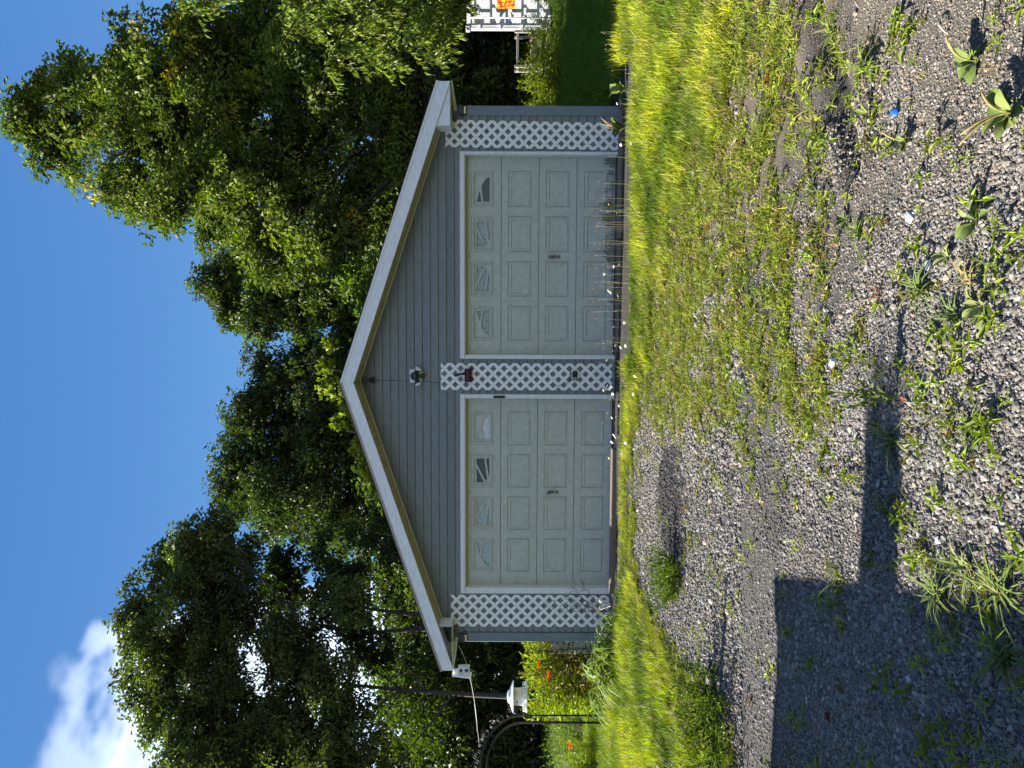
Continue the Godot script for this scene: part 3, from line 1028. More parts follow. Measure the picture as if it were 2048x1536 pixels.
	var ln := obj("lens_ring", s, mat(Color(0.55, 0.55, 0.55), 0.4), c)
	s = begin(true)
	lathe(s, [Vector2(0.026, 0.0125), Vector2(0.0, 0.02)], 14, Transform3D(Basis(Vector3.RIGHT, PI / 2), Vector3(0.0, 0.025, 0.038)))
	obj("lens", s, M.black, ln)
	s = begin()
	box(s, Vector3(-0.005, 0.10, 0.041), Vector3(0.045, 0.04, 0.006))
	obj("sensor_window", s, M.black, c)
	s = begin()
	box(s, Vector3(-0.085, 0.09, -0.01), Vector3(0.016, 0.27, 0.17), Basis(Vector3.BACK, -0.12))
	obj("side_panel", s, mat(Color(0.75, 0.76, 0.77), 0.35), c)
	s = begin()
	tube(s, [Vector3(-0.01, 0.14, 0.0), Vector3(-0.015, 0.19, 0.01), Vector3(0.02, 0.235, 0.0)], [0.018, 0.022, 0.02], 7)
	tube(s, [Vector3(-0.03, 0.15, 0.0), Vector3(-0.08, 0.12, -0.01)], [0.012], 6)
	obj("bracket", s, mat(Color(0.78, 0.79, 0.8), 0.4), c)
	# line from the eave to the garden arch
	s = begin()
	var p0 := G(-3.75, 2.2, 0.2); var p1 := G(-4.02, 2.06, 0.33); var p2 := Vector3(-5.01, 1.93, -10.22)
	tube(s, bez(p0, p0.lerp(p1, 0.5) + Vector3(0, -0.03, 0), p1, 5), [0.004], 4)
	tube(s, bez(p1, p1.lerp(p2, 0.5) + Vector3(0, -0.05, 0), p2, 8), [0.004], 4)
	tube(s, [p1.lerp(p2, 0.55) + Vector3(0, -0.02, 0), Vector3(-5.2, 1.91, -10.3)], [0.003], 4)
	tag(obj("cable", s, mat(Color(0.35, 0.34, 0.32), 0.5)), "thin pale cable slung from the left eave to the garden arch", "cable")

# ---------------------------------------------------------------- far right corner: shipping container, wood rack, bush
func container_corner() -> void:
	var base := P(1474.0, 1100.0, 21.0)
	base.y = gh(base.x, 21.0) - 0.02
	var k := thing("shipping_container", "white shipping container beside the wood rack, door end showing an orange placard", "container", base, deg_to_rad(-28.0))
	var w := 2.44; var h := 2.59; var l := 6.06
	var s := begin()
	# box body with a corrugated long side
	box(s, Vector3(w / 2, h / 2, -l / 2 - 0.06), Vector3(w - 0.06, h - 0.06, l - 0.1))
	for side in [0.0, w]:
		for n in 20:
			box(s, Vector3(side + (0.012 if side == 0.0 else -0.012), h / 2, -0.3 - n * 0.29), Vector3(0.036, h - 0.2, 0.14))
	obj("container_body", s, M.cont, k)
	for x in [0.05, w - 0.05]:
		s = begin()
		bevel_box(s, Vector3(x, h / 2, -0.05), Vector3(0.10, h - 0.24, 0.12), 0.01)
		obj("corner_post", s, M.cont, k)
		for y in [0.06, h - 0.06]:
			s = begin()
			bevel_box(s, Vector3(x, y, -0.045), Vector3(0.17, 0.12, 0.16), 0.015)
			var cc := obj("corner_casting", s, M.cont, k)
			s = begin()
			var oval: PackedVector2Array = []
			for q in 12: oval.append(Vector2(x + cos(TAU * q / 12.0) * 0.028, y + sin(TAU * q / 12.0) * 0.04))
			prism(s, oval, 0.0, 0.0375)
			obj("casting_hole", s, M.dark, cc)
	for y in [0.11, h - 0.09]:
		s = begin()
		bevel_box(s, Vector3(w / 2, y, -0.05), Vector3(w - 0.2, 0.12, 0.11), 0.01)
		obj("end_rail", s, M.cont, k)
	# two doors, each pressed into wide horizontal corrugations
	for dn in 2:
		var x0 := 0.11 + dn * 1.115; var x1 := x0 + 1.10
		s = begin()
		var prof: Array = [Vector2(0.0, 0.17)]
		for c in 5:
			var yb := 0.30 + c * 0.46
			prof.append_array([Vector2(0.0, yb), Vector2(-0.045, yb + 0.05), Vector2(-0.045, yb + 0.15), Vector2(0.0, yb + 0.20)])
		prof.append(Vector2(0.0, h - 0.15))
		for n in prof.size() - 1:
			var a: Vector2 = prof[n]; var b: Vector2 = prof[n + 1]
			quad(s, Vector3(x0, a.y, a.x - 0.02), Vector3(x1, a.y, a.x - 0.02), Vector3(x1, b.y, b.x - 0.02), Vector3(x0, b.y, b.x - 0.02))
		var door := obj("container_door", s, M.cont, k)
		for xr in [x0 + 0.02, x1 - 0.02]:
			s = begin()
			box(s, Vector3(xr, h / 2, -0.015), Vector3(0.04, h - 0.34, 0.035))
			obj("door_edge", s, M.cont, door)
		for xr in [x0 + 0.24, x1 - 0.26]:
			s = begin(true)
			tube(s, [Vector3(xr, 0.1, 0.05), Vector3(xr, h - 0.1, 0.05)], [0.018], 8)
			obj("locking_bar", s, M.cont, door)
			for y in [0.25, 0.9, 1.6, h - 0.3]:
				s = begin()
				box(s, Vector3(xr, y, 0.03), Vector3(0.09, 0.05, 0.06))
				obj("bar_bracket", s, M.cont, door)
		# hinges
		var hx := x0 + 0.02 if dn == 0 else x1 - 0.02
		for y in [0.35, 0.95, 1.6, 2.2]:
			s = begin()
			box(s, Vector3(hx - (0.03 if dn == 0 else -0.03), y, 0.02), Vector3(0.13, 0.09, 0.05))
			obj("hinge", s, M.cont, door)
	# orange and yellow placard, worn to blotches
	var im := Image.create(96, 64, false, Image.FORMAT_RGB8)
	var f := FastNoiseLite.new()
	f.seed = 4; f.frequency = 0.06; f.fractal_octaves = 4
	for j in 64:
		for i in 96:
			var n := f.get_noise_2d(i, j)
			var c := Color(0.85, 0.30, 0.04).lerp(Color(0.95, 0.66, 0.10), smoothstep(-0.1, 0.25, n))
			if n < -0.28: c = Color(0.35, 0.09, 0.03)
			im.set_pixel(i, j, c)
	var pm := StandardMaterial3D.new()
	pm.albedo_texture = ImageTexture.create_from_image(im)
	pm.roughness = 0.5
	s = begin()
	var q := [Vector3(0.58, 1.15, 0.076), Vector3(1.15, 1.15, 0.076), Vector3(1.15, 1.68, 0.076), Vector3(0.58, 1.68, 0.076)]
	var uv := [Vector2(0, 1), Vector2(1, 1), Vector2(1, 0), Vector2(0, 0)]
	for n in [0, 2, 1, 0, 3, 2]:
		s.set_uv(uv[n]); s.add_vertex(q[n])
	obj("placard", s, pm, k)
	s = begin()
	box(s, Vector3(0.865, 1.415, 0.0725), Vector3(0.58, 0.54, 0.005))
	obj("placard_board", s, mat(Color(0.25, 0.06, 0.03)), k)
	# blue scrawl and black handling marks
	s = begin()
	tube(s, [Vector3(0.26, 1.30, 0.002), Vector3(0.34, 1.36, 0.002), Vector3(0.28, 1.26, 0.002), Vector3(0.37, 1.31, 0.002), Vector3(0.33, 1.22, 0.002)], [0.012], 4)
	obj("blue_mark", s, mat(Color(0.03, 0.06, 0.5)), k)
	s = begin()
	for y in [0.55, 0.60, 0.66]:
		box(s, Vector3(0.28 + y * 0.1, y, 0.0), Vector3(0.16, 0.022, 0.006), Basis(Vector3.BACK, 0.4))
	obj("stencil_marks", s, mat(Color(0.05, 0.05, 0.05)), k)
	# wooden rack with split logs
	var rb := P(1437.0, 1090.0, 20.3)
	rb.y = gh(rb.x, 20.3)
	var r := thing("wood_rack", "open wooden rack stacked with split logs left of the white container", "wood rack", rb, deg_to_rad(-12.0))
	for y in [0.12, 0.42, 0.52, 1.06]:
		s = begin()
		bevel_box(s, Vector3(0, y, 0.0), Vector3(0.98, 0.07, 0.10), 0.008)
		obj("rail", s, M.oldwood, r)
		s = begin()
		bevel_box(s, Vector3(0, y, -0.5), Vector3(0.98, 0.07, 0.10), 0.008)
		obj("rail", s, M.oldwood, r)
	for x in [-0.46, 0.46]:
		for z in [0.06, -0.56]:
			s = begin()
			bevel_box(s, Vector3(x, 0.55, z), Vector3(0.07, 1.2, 0.05), 0.008)
			obj("upright", s, M.oldwood, r)
	rng.seed = 31
	for n in 11:
		var top := n >= 5
		var o := thing("firewood_log", ("split log in the upper bay of the wood rack" if top else "split log in the lower bay of the wood rack"), "log", rb + Basis(Vector3.UP, deg_to_rad(-12.0)) * Vector3(-0.34 + (n % 5) * 0.17 + rnd(-0.02, 0.02), (0.60 if top else 0.19) + (0.14 if n == 10 else 0.0), -0.22), deg_to_rad(-12.0), "split logs in the wood rack")
		s = begin()
		var pol: PackedVector2Array = []
		for e in 6: pol.append(Vector2(cos(TAU * e / 6.0), sin(TAU * e / 6.0)) * rnd(0.055, 0.09) + Vector2(0, 0.03))
		prism(s, pol, -0.25, 0.27 + rnd(-0.05, 0.05))
		obj("log_wood", s, M.wood, o)
	# bright fern-like bush
	var shoot := shoot_mesh(22, 1.0, 0.22, 0.05, 61)
	bush("fern_bush", "bright yellow-green feathery bush beyond the right corner of the garage", P(1370, 1105, 19.0), [Vector3(0.15, 0, 0), Vector3(-0.5, 0, -0.1), Vector3(0.75, 0, 0.1), Vector3(-0.1, 0, 0.5)], 0.6, 90, shoot, 1.0, Color(0.21, 0.26, 0.025), 71)
	bush("dark_bush", "darker leafy weeds at the foot of the white container and wood rack", P(1462, 1100, 19.4), [Vector3(0, 0, 0), Vector3(0.6, 0, 0.2)], 0.45, 40, shoot, 0.75, Color(0.07, 0.11, 0.02), 72)

func bush(called: String, label: String, at: Vector3, spots: Array, rad: float, n: int, mesh: Mesh, size: float, col: Color, sd: int, flop := 0.45) -> Node3D:
	rng.seed = sd
	at.y = gh(at.x, -at.z)
	var b := thing(called, label, "bush", at)
	var xs: Array = []; var cs: Array = []
	for i in n:
		var c: Vector3 = spots[i % spots.size()]
		var a := rnd(0, TAU); var r := rad * sqrt(rng.randf())
		var dirv := Vector3(cos(a), 0, sin(a))
		var lean := flop * r / rad
		var bs := Basis(Vector3.UP.cross(dirv).normalized(), lean) * Basis(Vector3.UP, rnd(0, TAU))
		xs.append(Transform3D(bs.scaled(Vector3.ONE * size * rnd(0.65, 1.15)), c + dirv * r))
		cs.append(vary(col, 0.35))
	scatter("foliage", mesh, M.grass, xs, cs, b)
	var s := begin()
	for c in spots: tube(s, [c, c + Vector3(0.02, rad * 0.6, 0.0)], [rad * 0.035, rad * 0.012], 5)
	obj("stem", s, M.bark, b)
	return b

# ---------------------------------------------------------------- left corner: arch, lantern, flowers
func left_corner() -> void:
	# iron garden arch
	var d := 10.4
	var ax := -5.59
	var gy := gh(ax, d)
	var a := thing("garden_arch", "black iron garden arch topped with scrolls at the left edge", "arch", Vector3(ax, gy, -d), 0.42)
	a.scale = Vector3.ONE * 0.868
	var hw := 0.66
	for z in [-0.22, 0.22]:
		for dr in [0.0, 0.11]:
			var s := begin(true)
			var pts: Array = []
			var R: float = hw + dr
			pts.append(Vector3(-R, 0, z))
			pts.append(Vector3(-R, 1.45, z))
			for k in range(1, 12):
				var t := PI - PI * k / 12.0
				pts.append(Vector3(cos(t) * R, 1.45 + sin(t) * (0.62 + dr), z))
			pts.append(Vector3(R, 1.45, z))
			pts.append(Vector3(R, 0, z))
			tube(s, pts, [0.014 if dr == 0.0 else 0.012], 7)
			obj("hoop", s, M.iron, a)
		# scrolls along the crown
		for k in 15:
			var t := PI * (k + 0.5) / 15.0
			var c := Vector3(cos(t) * (hw + 0.18), 1.45 + sin(t) * 0.80, z)
			var out := Vector3(cos(t), sin(t), 0)
			var along := Vector3(-sin(t), cos(t), 0)
			var s := begin(true)
			var pts: Array = []
			for m in 14:
				var e := m / 13.0 * TAU * 1.25
				var r := 0.075 * (1.0 - m / 20.0)
				pts.append(c + (out * cos(e) + along * sin(e) * (1.0 if k % 2 == 0 else -1.0)) * r)
			tube(s, pts, [0.008, 0.007, 0.006], 5)
			obj("scroll", s, M.iron, a)
	for k in 9:
		var t := PI * k / 8.0
		var s := begin()
		var c := Vector3(cos(t) * hw, 1.45 + sin(t) * 0.62, 0)
		tube(s, [c + Vector3(0, 0, -0.22), c + Vector3(0, 0, 0.22)], [0.007], 5)
		obj("cross_bar", s, M.iron, a)
	for side in [-1, 1]:
		for y in [0.35, 0.8, 1.15, 1.42]:
			var s := begin()
			tube(s, [Vector3(side * hw, y, -0.22), Vector3(side * hw, y, 0.22)], [0.008], 5)
			tube(s, [Vector3(side * hw, y, 0.22), Vector3(side * (hw + 0.11), y, 0.22)], [0.007], 5)
			obj("rung", s, M.iron, a)
		for pr in [[0.05, 0.35], [0.35, 0.8], [0.8, 1.15], [1.15, 1.42]]:
			for sg in [-1.0, 1.0]:
				var s := begin()
				tube(s, bez(Vector3(side * hw, pr[0], -0.2 * sg), Vector3(side * hw, (pr[0] + pr[1]) / 2 + 0.08, 0.0), Vector3(side * hw, pr[1], 0.2 * sg), 6), [0.007], 5)
				tube(s, bez(Vector3(side * hw, pr[0], 0.22), Vector3(side * (hw + 0.05), (pr[0] + pr[1]) / 2, 0.22), Vector3(side * (hw + 0.11), pr[1], 0.22), 5), [0.006], 5)
				obj("lattice_curl", s, M.iron, a)
	# bracket reaching out to the bird house
	var s2 := begin(true)
	tube(s2, bez(Vector3(hw + 0.11, 1.50, 0.22), Vector3(hw + 0.16, 1.76, 0.2), Vector3(hw + 0.41, 1.74, 0.15), 7), [0.008], 6)
	tube(s2, bez(Vector3(hw + 0.14, 1.58, 0.21), Vector3(hw + 0.30, 1.60, 0.18), Vector3(hw + 0.33, 1.72, 0.17), 6), [0.006], 5)
	obj("bracket", s2, M.iron, a)
	# six-sided white bird house
	var bp := P(143.0, 1057.0, 10.2)
	var b := thing("bird_house", "white six-sided bird house with a wide roof hanging beside the arch", "bird house", bp, 0.25)
	b.scale = Vector3.ONE * 0.82
	var white := mat(Color(0.68, 0.68, 0.66), 0.5)
	var sides := 6
	for k in sides:
		var t0 := TAU * k / sides; var t1 := TAU * (k + 1) / sides
		var s := begin()
		var r := 0.155
		quad(s, Vector3(sin(t0) * r, 0.03, cos(t0) * r), Vector3(sin(t1) * r, 0.03, cos(t1) * r), Vector3(sin(t1) * r, 0.245, cos(t1) * r), Vector3(sin(t0) * r, 0.245, cos(t0) * r))
		var wl := obj("wall_panel", s, M.birdhouse if k % 2 == 0 else white, b)
		var tm := (t0 + t1) / 2
		var nrm := Vector3(sin(tm), 0, cos(tm)); var sd := Vector3(cos(tm), 0, -sin(tm))
		var bs := Basis(sd, Vector3.UP, nrm)
		s = begin()
		var c := nrm * (r * cos(PI / 6) + 0.003)
		for fr in [[0.0, 0.032, 0.12, 0.008], [0.0, 0.125, 0.12, 0.008], [-0.056, 0.078, 0.008, 0.1], [0.056, 0.078, 0.008, 0.1]]:
			box(s, c + sd * fr[0] + Vector3(0, fr[1], 0), Vector3(fr[2], fr[3], 0.008), bs)
		obj("panel_frame", s, white, wl)
		s = begin()
		for y in [0.075, 0.088]: box(s, c + Vector3(0, y, 0), Vector3(0.05, 0.007, 0.006), bs)
		if k % 2 == 1:
			for y in [0.175, 0.188]: box(s, c + Vector3(0, y, 0), Vector3(0.04, 0.007, 0.006), bs)
		obj("vent_slot", s, M.dark, wl)
		if k % 2 == 0:
			s = begin()
			var ring: Array = []
			for m in 13: ring.append(c + sd * cos(TAU * m / 12.0) * 0.026 + Vector3(0, 0.185 + sin(TAU * m / 12.0) * 0.026, 0) + nrm * 0.002)
			tube(s, ring, [0.004], 4)
			obj("entrance_ring", s, M.birdhouse, wl)
	var s3 := begin()
	lathe(s3, [Vector2(0.0, 0.0), Vector2(0.27, 0.0), Vector2(0.275, 0.018), Vector2(0.265, 0.03), Vector2(0.0, 0.031)], 6)
	obj("base_plate", s3, white, b)
	s3 = begin()
	lathe(s3, [Vector2(0.275, 0.238), Vector2(0.285, 0.25), Vector2(0.12, 0.315), Vector2(0.115, 0.335), Vector2(0.05, 0.355), Vector2(0.0, 0.36)], 6)
	lathe(s3, [Vector2(0.0, 0.243), Vector2(0.275, 0.238)], 6)
	obj("bird_house_roof", s3, mat(Color(0.62, 0.66, 0.70), 0.35), b)
	for k in 24:
		if k % 4 == 3: continue
		var t := TAU * k / 24.0
		s3 = begin()
		tube(s3, [Vector3(sin(t) * 0.24, 0.03, cos(t) * 0.24), Vector3(sin(t) * 0.24, 0.075, cos(t) * 0.24)], [0.006], 4)
		obj("baluster", s3, white, b)
	s3 = begin()
	var rr: Array = []
	for k in 7: rr.append(Vector3(sin(TAU * k / 6.0) * 0.245, 0.078, cos(TAU * k / 6.0) * 0.245))
	tube(s3, rr, [0.007], 4)
	obj("railing", s3, white, b)
	s3 = begin()
	tube(s3, [Vector3(0, 0.35, 0), Vector3(0, 0.46, 0)], [0.006], 5)
	obj("hanger_rod", s3, M.iron, b)
	# pale boards beside the corner post
	var pb := P(249.0, 1160.0, 10.55)
	pb.y = gh(pb.x, 10.55)
	var pl := thing("garden_screen", "low pale board screen standing behind the flowers at the left corner", "screen", pb, 0.1)
	for k in 3:
		s3 = begin()
		bevel_box(s3, Vector3(-0.10 + k * 0.085, 0.42, 0.0), Vector3(0.081, 0.86, 0.02), 0.004)
		obj("plank", s3, painted(Color(0.46, 0.48, 0.44), Color(0.33, 0.35, 0.31), 0.4, 0.7, Vector3(2, 0.4, 2), 50 + k), pl)
	s3 = begin()
	box(s3, Vector3(-0.015, 0.55, -0.024), Vector3(0.25, 0.06, 0.02))
	obj("batten", s3, M.oldwood, pl)
	# bushes
	var shoot := shoot_mesh(26, 1.0, 0.17, 0.042, 62)
	var shoot2 := shoot_mesh(20, 1.0, 0.11, 0.055, 63)
	bush("leafy_bush", "large round green bush of narrow leaves between the arch and the garage", P(203, 1190, 11.5), [Vector3(-0.22, 0, 0), Vector3(0.0, 0, 0.1), Vector3(0.25, 0, 0.0), Vector3(0.1, 0, -0.3), Vector3(-0.1, 0, 0.3)], 0.36, 300, shoot, 1.12, Color(0.30, 0.37, 0.045), 81, 0.28)
	bush("rusty_bush", "small reddish-brown bush with orange lilies beside the left corner post", P(240, 1150, 10.75), [Vector3(0.05, 0, 0), Vector3(-0.25, 0, 0.0)], 0.25, 60, shoot2, 1.25, Color(0.17, 0.14, 0.035), 82, 0.35)
	bush("edge_bush", "bright green bush at the left edge in front of the arch", P(10, 1215, 11.7), [Vector3(-0.1, 0, 0), Vector3(-0.45, 0, 0.2), Vector3(-0.8, 0, 0.3)], 0.3, 130, shoot, 0.66, Color(0.24, 0.30, 0.03), 83, 0.5)
	bush("low_bush", "leafy low growth under the arch legs", P(85, 1190, 13.6), [Vector3(0.0, 0, 0), Vector3(0.4, 0, 0.0), Vector3(-0.4, 0, 0)], 0.35, 110, shoot2, 0.75, Color(0.14, 0.20, 0.026), 84, 0.5)
	# orange lilies
	var spots := [[277.0, 1078.0, 10.5, "topmost orange lily right by the corner post"], [207.0, 1084.0, 10.5, "orange lily on the round bush, left of the corner post"], [186.0, 1102.0, 10.5, "lower orange lily low on the round bush"], [44.0, 1146.0, 10.5, "orange lily above the bush at the left edge"]]
	for sp in spots:
		var at := P(sp[0], sp[1], sp[2])
		var y0 := gh(at.x, sp[2])
		var o := thing("lily", sp[3], "flower", Vector3(at.x, y0, at.z), 0.0, "orange lilies by the left corner")
		var s := begin()
		tube(s, bez(Vector3.ZERO, Vector3(0.03, (at.y - y0) * 0.5, 0.02), Vector3(0, at.y - y0, 0), 5), [0.005], 5)
		obj("stem", s, mat(Color(0.06, 0.10, 0.02)), o)
		var pm := foliage_mat(Color(0.75, 0.13, 0.015).linear_to_srgb(), Color(0.8, 0.25, 0.03), 0.5)
		pm.vertex_color_use_as_albedo = false
		for k in 6:
			s = begin()
			leaf(s, Vector3(0, at.y - y0, 0), Basis(Vector3.UP, TAU * k / 6.0) * Basis(Vector3.RIGHT, -0.75), 0.095, 0.045, 0.2, 0.3)
			obj("petal", s, pm, o)
	# arching day-lily leaves at the corner
	rng.seed = 91
	var variants: Array = []
	for v in 5:
		var s := begin()
		var h := [0.75, 0.62, 0.9, 0.55, 0.7][v] as float
		var prevc := Vector3.ZERO
		var pl2 := Vector3(-0.016, 0, 0); var pr2 := Vector3(0.016, 0, 0)
		for i in range(1, 9):
			var t := i / 8.0
			var c := Vector3(0, h * (t * 1.45 - t * t * (0.95 + 0.12 * v)), h * 0.75 * t * t)
			var ww := 0.021 * (1.0 - t * t) + 0.001
			var l := c + Vector3(-ww, 0.004, 0); var r := c + Vector3(ww, 0.004, 0)
			quad(s, pl2, pr2, r, l)
			pl2 = l; pr2 = r
			prevc = c
		variants.append(done(s))
	var clumps := [[-3.62, 9.45, 80, "arching day-lily leaves against the left lattice foot", 0.95], [-3.95, 9.70, 90, "arching day-lily leaves at the left corner post", 1.05], [-4.30, 10.0, 80, "arching day-lily leaves in front of the pale boards", 1.0], [-3.28, 9.42, 50, "shaded day-lily leaves right of the left lattice foot", 0.7]]
	for cl in clumps:
		var o := thing("day_lily_clump", cl[3], "plant", Vector3(cl[0], gh(cl[0], cl[1]), -cl[1]), 0.0, "clumps of long arching leaves")
		for n in cl[2]:
			var bs := Basis(Vector3.UP, rnd(0, TAU)) * Basis(Vector3.RIGHT, rnd(-0.15, 0.35))
			var m := foliage_leaf(n % 4)
			put("leaf", variants[n % 5], m, o, Transform3D(bs.scaled(Vector3.ONE * cl[4] * rnd(0.55, 1.05)), Vector3(rnd(-0.2, 0.2), 0, rnd(-0.2, 0.2))))
	# dry sprigs leaning across the left door
	var sp2 := thing("dry_weed", "thin dark feathery weed leaning across the foot of the left door", "weed", G(-3.15, 0.0, 0.42), TURN)
	for k in 5:
		var e := Vector3(0.12 + k * 0.07 - 0.1, 0.95 - k * 0.13, -0.1 - 0.02 * k)
		var s := begin()
		var path := bez(Vector3.ZERO, Vector3(-0.06 + 0.03 * k, e.y * 0.65, 0), e, 8)
		tube(s, path, [0.004, 0.003, 0.002], 4)
		for i in range(2, 9):
			for m in 4:
				var at: Vector3 = path[i]
				tube(s, [at, at + Vector3(rnd(-0.07, 0.09), rnd(0.0, 0.09), rnd(-0.03, 0.03))], [0.0018, 0.003], 4)
		obj("sprig", s, mat(Color(0.035, 0.04, 0.03)), sp2)
	# something pale lying at the lattice foot
	var sn := begin()
	bevel_box(sn, Vector3.ZERO, Vector3(0.05, 0.16, 0.05), 0.01, Basis(Vector3.BACK, 0.35))
	bevel_box(sn, Vector3(0.07, 0.01, 0.01), Vector3(0.03, 0.13, 0.03), 0.008, Basis(Vector3.BACK, -0.1))
	var pale := obj("garden_ornament", sn, mat(Color(0.75, 0.68, 0.64), 0.5))
	pale.position = G(-3.13, 0.14, 0.30)
	tag(pale, "small pale ornament half hidden at the foot of the left lattice", "ornament")

func foliage_leaf(n: int) -> Material:
	var key := "lil%d" % n
	if not M.has(key):
		var c: Color = [Color(0.10, 0.165, 0.025), Color(0.14, 0.20, 0.035), Color(0.085, 0.14, 0.022), Color(0.18, 0.22, 0.06)][n]
		var m := foliage_mat(c.linear_to_srgb(), Color(0.09, 0.11, 0.02), 0.7)
		m.backlight = Color(0.35, 0.4, 0.08)
		m.vertex_color_use_as_albedo = false
		M[key] = m
	return M[key]

# ---------------------------------------------------------------- trees
var leaf_clumps: Array = []

func tree(called: String, label: String, u: float, d: float, trunk_v: float, r0: float, lobes: Array, n: int, cols: Array, sd: int, gap: float, size := 1.0, limbs := true, stems := 1, spread := 0.35) -> Node3D:
	var bx := (u - 768.0) / FOCAL * d
	var base := Vector3(bx, gh(bx, d) - 0.1, -d)
	var t := thing(called, label, "tree", base, 0.0, "trees standing behind the garage")
	rng.seed = sd
	var cl: Array = []
	var total := 0.0
	for q in lobes:
		var dd: float = d + (q[3] if q.size() > 3 else rnd(-1.2, 1.2))
		var c := P(q[0], q[1], dd) - base
		var r: float = q[2] * dd / FOCAL
		cl.append([c, r])
		total += r * r
	# trunk with a leader up into the crown; limbs leave it at different heights
	var fork := Vector3(rnd(-0.2, 0.2), P(u, trunk_v, d).y - base.y, rnd(-0.2, 0.2))
	var s := begin(true)
	var tops: Array = cl.duplicate()
	tops.sort_custom(func(a, b): return a[0].y > b[0].y)
	var top := Vector3.ZERO
	for k in mini(4, tops.size()): top += tops[k][0] / float(mini(4, tops.size()))
	for k in stems:
		var off := Vector3((k - (stems - 1) / 2.0) * r0 * 2.6, 0, rnd(-0.2, 0.2))
		var tip := Vector3(top.x * 0.3, top.y * 0.86, top.z * 0.5) + off * 4.0
		var lead := bez(off * 0.4, off + fork * 1.15, tip, 14)
		var rad: Array = []
		for m in 15: rad.append(r0 * (1.25 if m == 0 else lerpf(1.0, 0.12, m / 14.0)))
		tube(s, lead, rad, 8)
		if limbs:
			for i in range(k, cl.size(), stems):
				var c: Vector3 = cl[i][0]
				var want := clampf(c.y - Vector2(c.x, c.z).length() * rnd(0.7, 1.2), fork.y * 0.55, tip.y * 0.9)
				var at := 4
				while at < 13 and (lead[at] as Vector3).y < want: at += 1
				var st: Vector3 = lead[at]
				var ra: float = rad[at] * rnd(0.35, 0.6)
				var mid := st.lerp(c, 0.5) + Vector3(rnd(-0.4, 0.4), rnd(-0.5, 0.25), rnd(-0.4, 0.4))
				tube(s, bez(st, mid, c, 8), [ra, ra * 0.9, ra * 0.78, ra * 0.66, ra * 0.52, ra * 0.4, ra * 0.3, ra * 0.2, ra * 0.1], 5)
				for m in 9:
					var e: Vector3 = c + rndv() * (cl[i][1] as float) * 0.9
					tube(s, bez(mid.lerp(c, rnd(0.0, 0.8)), c.lerp(e, 0.4) + rndv() * 0.15, e, 4), [ra * 0.3, ra * 0.22, ra * 0.15, ra * 0.1, ra * 0.05], 4)
	obj("trunk", s, M.bark, t)
	var xs: Array = []; var cs: Array = []
	var g3 := FastNoiseLite.new()
	g3.seed = sd; g3.frequency = 0.42; g3.fractal_octaves = 3
	for q in cl:
		var c: Vector3 = q[0]; var r: float = q[1]
		var m := int(n * r * r / total)
		# boughs inside each lobe: leaves gather on them and leave pockets between
		var boughs: Array = []
		for b in 11:
			var v := rndv()
			boughs.append([c + Vector3(v.x, v.y * 0.9, v.z) * r * rnd(0.25, 0.85), r * rnd(0.3, 0.5), rnd(0.75, 1.25)])
		for i in m:
			var bo: Array = boughs[rng.randi() % 11]
			var v := rndv()
			var p: Vector3 = bo[0] + Vector3(v.x * 1.15, v.y * 0.62, v.z * 1.15) * (bo[1] as float) * pow(rng.randf(), 0.4)
			if rng.randf() < spread: p = c + rndv() * r * pow(rng.randf(), 0.35)
			var w := p + base
			var g := g3.get_noise_3d(w.x * 1.6, w.y * 1.6, w.z * 1.6)
			if g < gap: continue
			var k := size * rnd(0.7, 1.25)
			xs.append(Transform3D(turned(0.5).scaled(Vector3.ONE * k), p))
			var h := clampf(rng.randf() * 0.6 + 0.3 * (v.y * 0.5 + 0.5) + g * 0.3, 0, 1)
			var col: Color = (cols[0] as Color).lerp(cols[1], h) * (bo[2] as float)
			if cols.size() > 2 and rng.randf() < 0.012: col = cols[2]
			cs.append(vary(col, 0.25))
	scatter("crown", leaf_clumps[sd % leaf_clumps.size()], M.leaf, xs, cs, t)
	return t

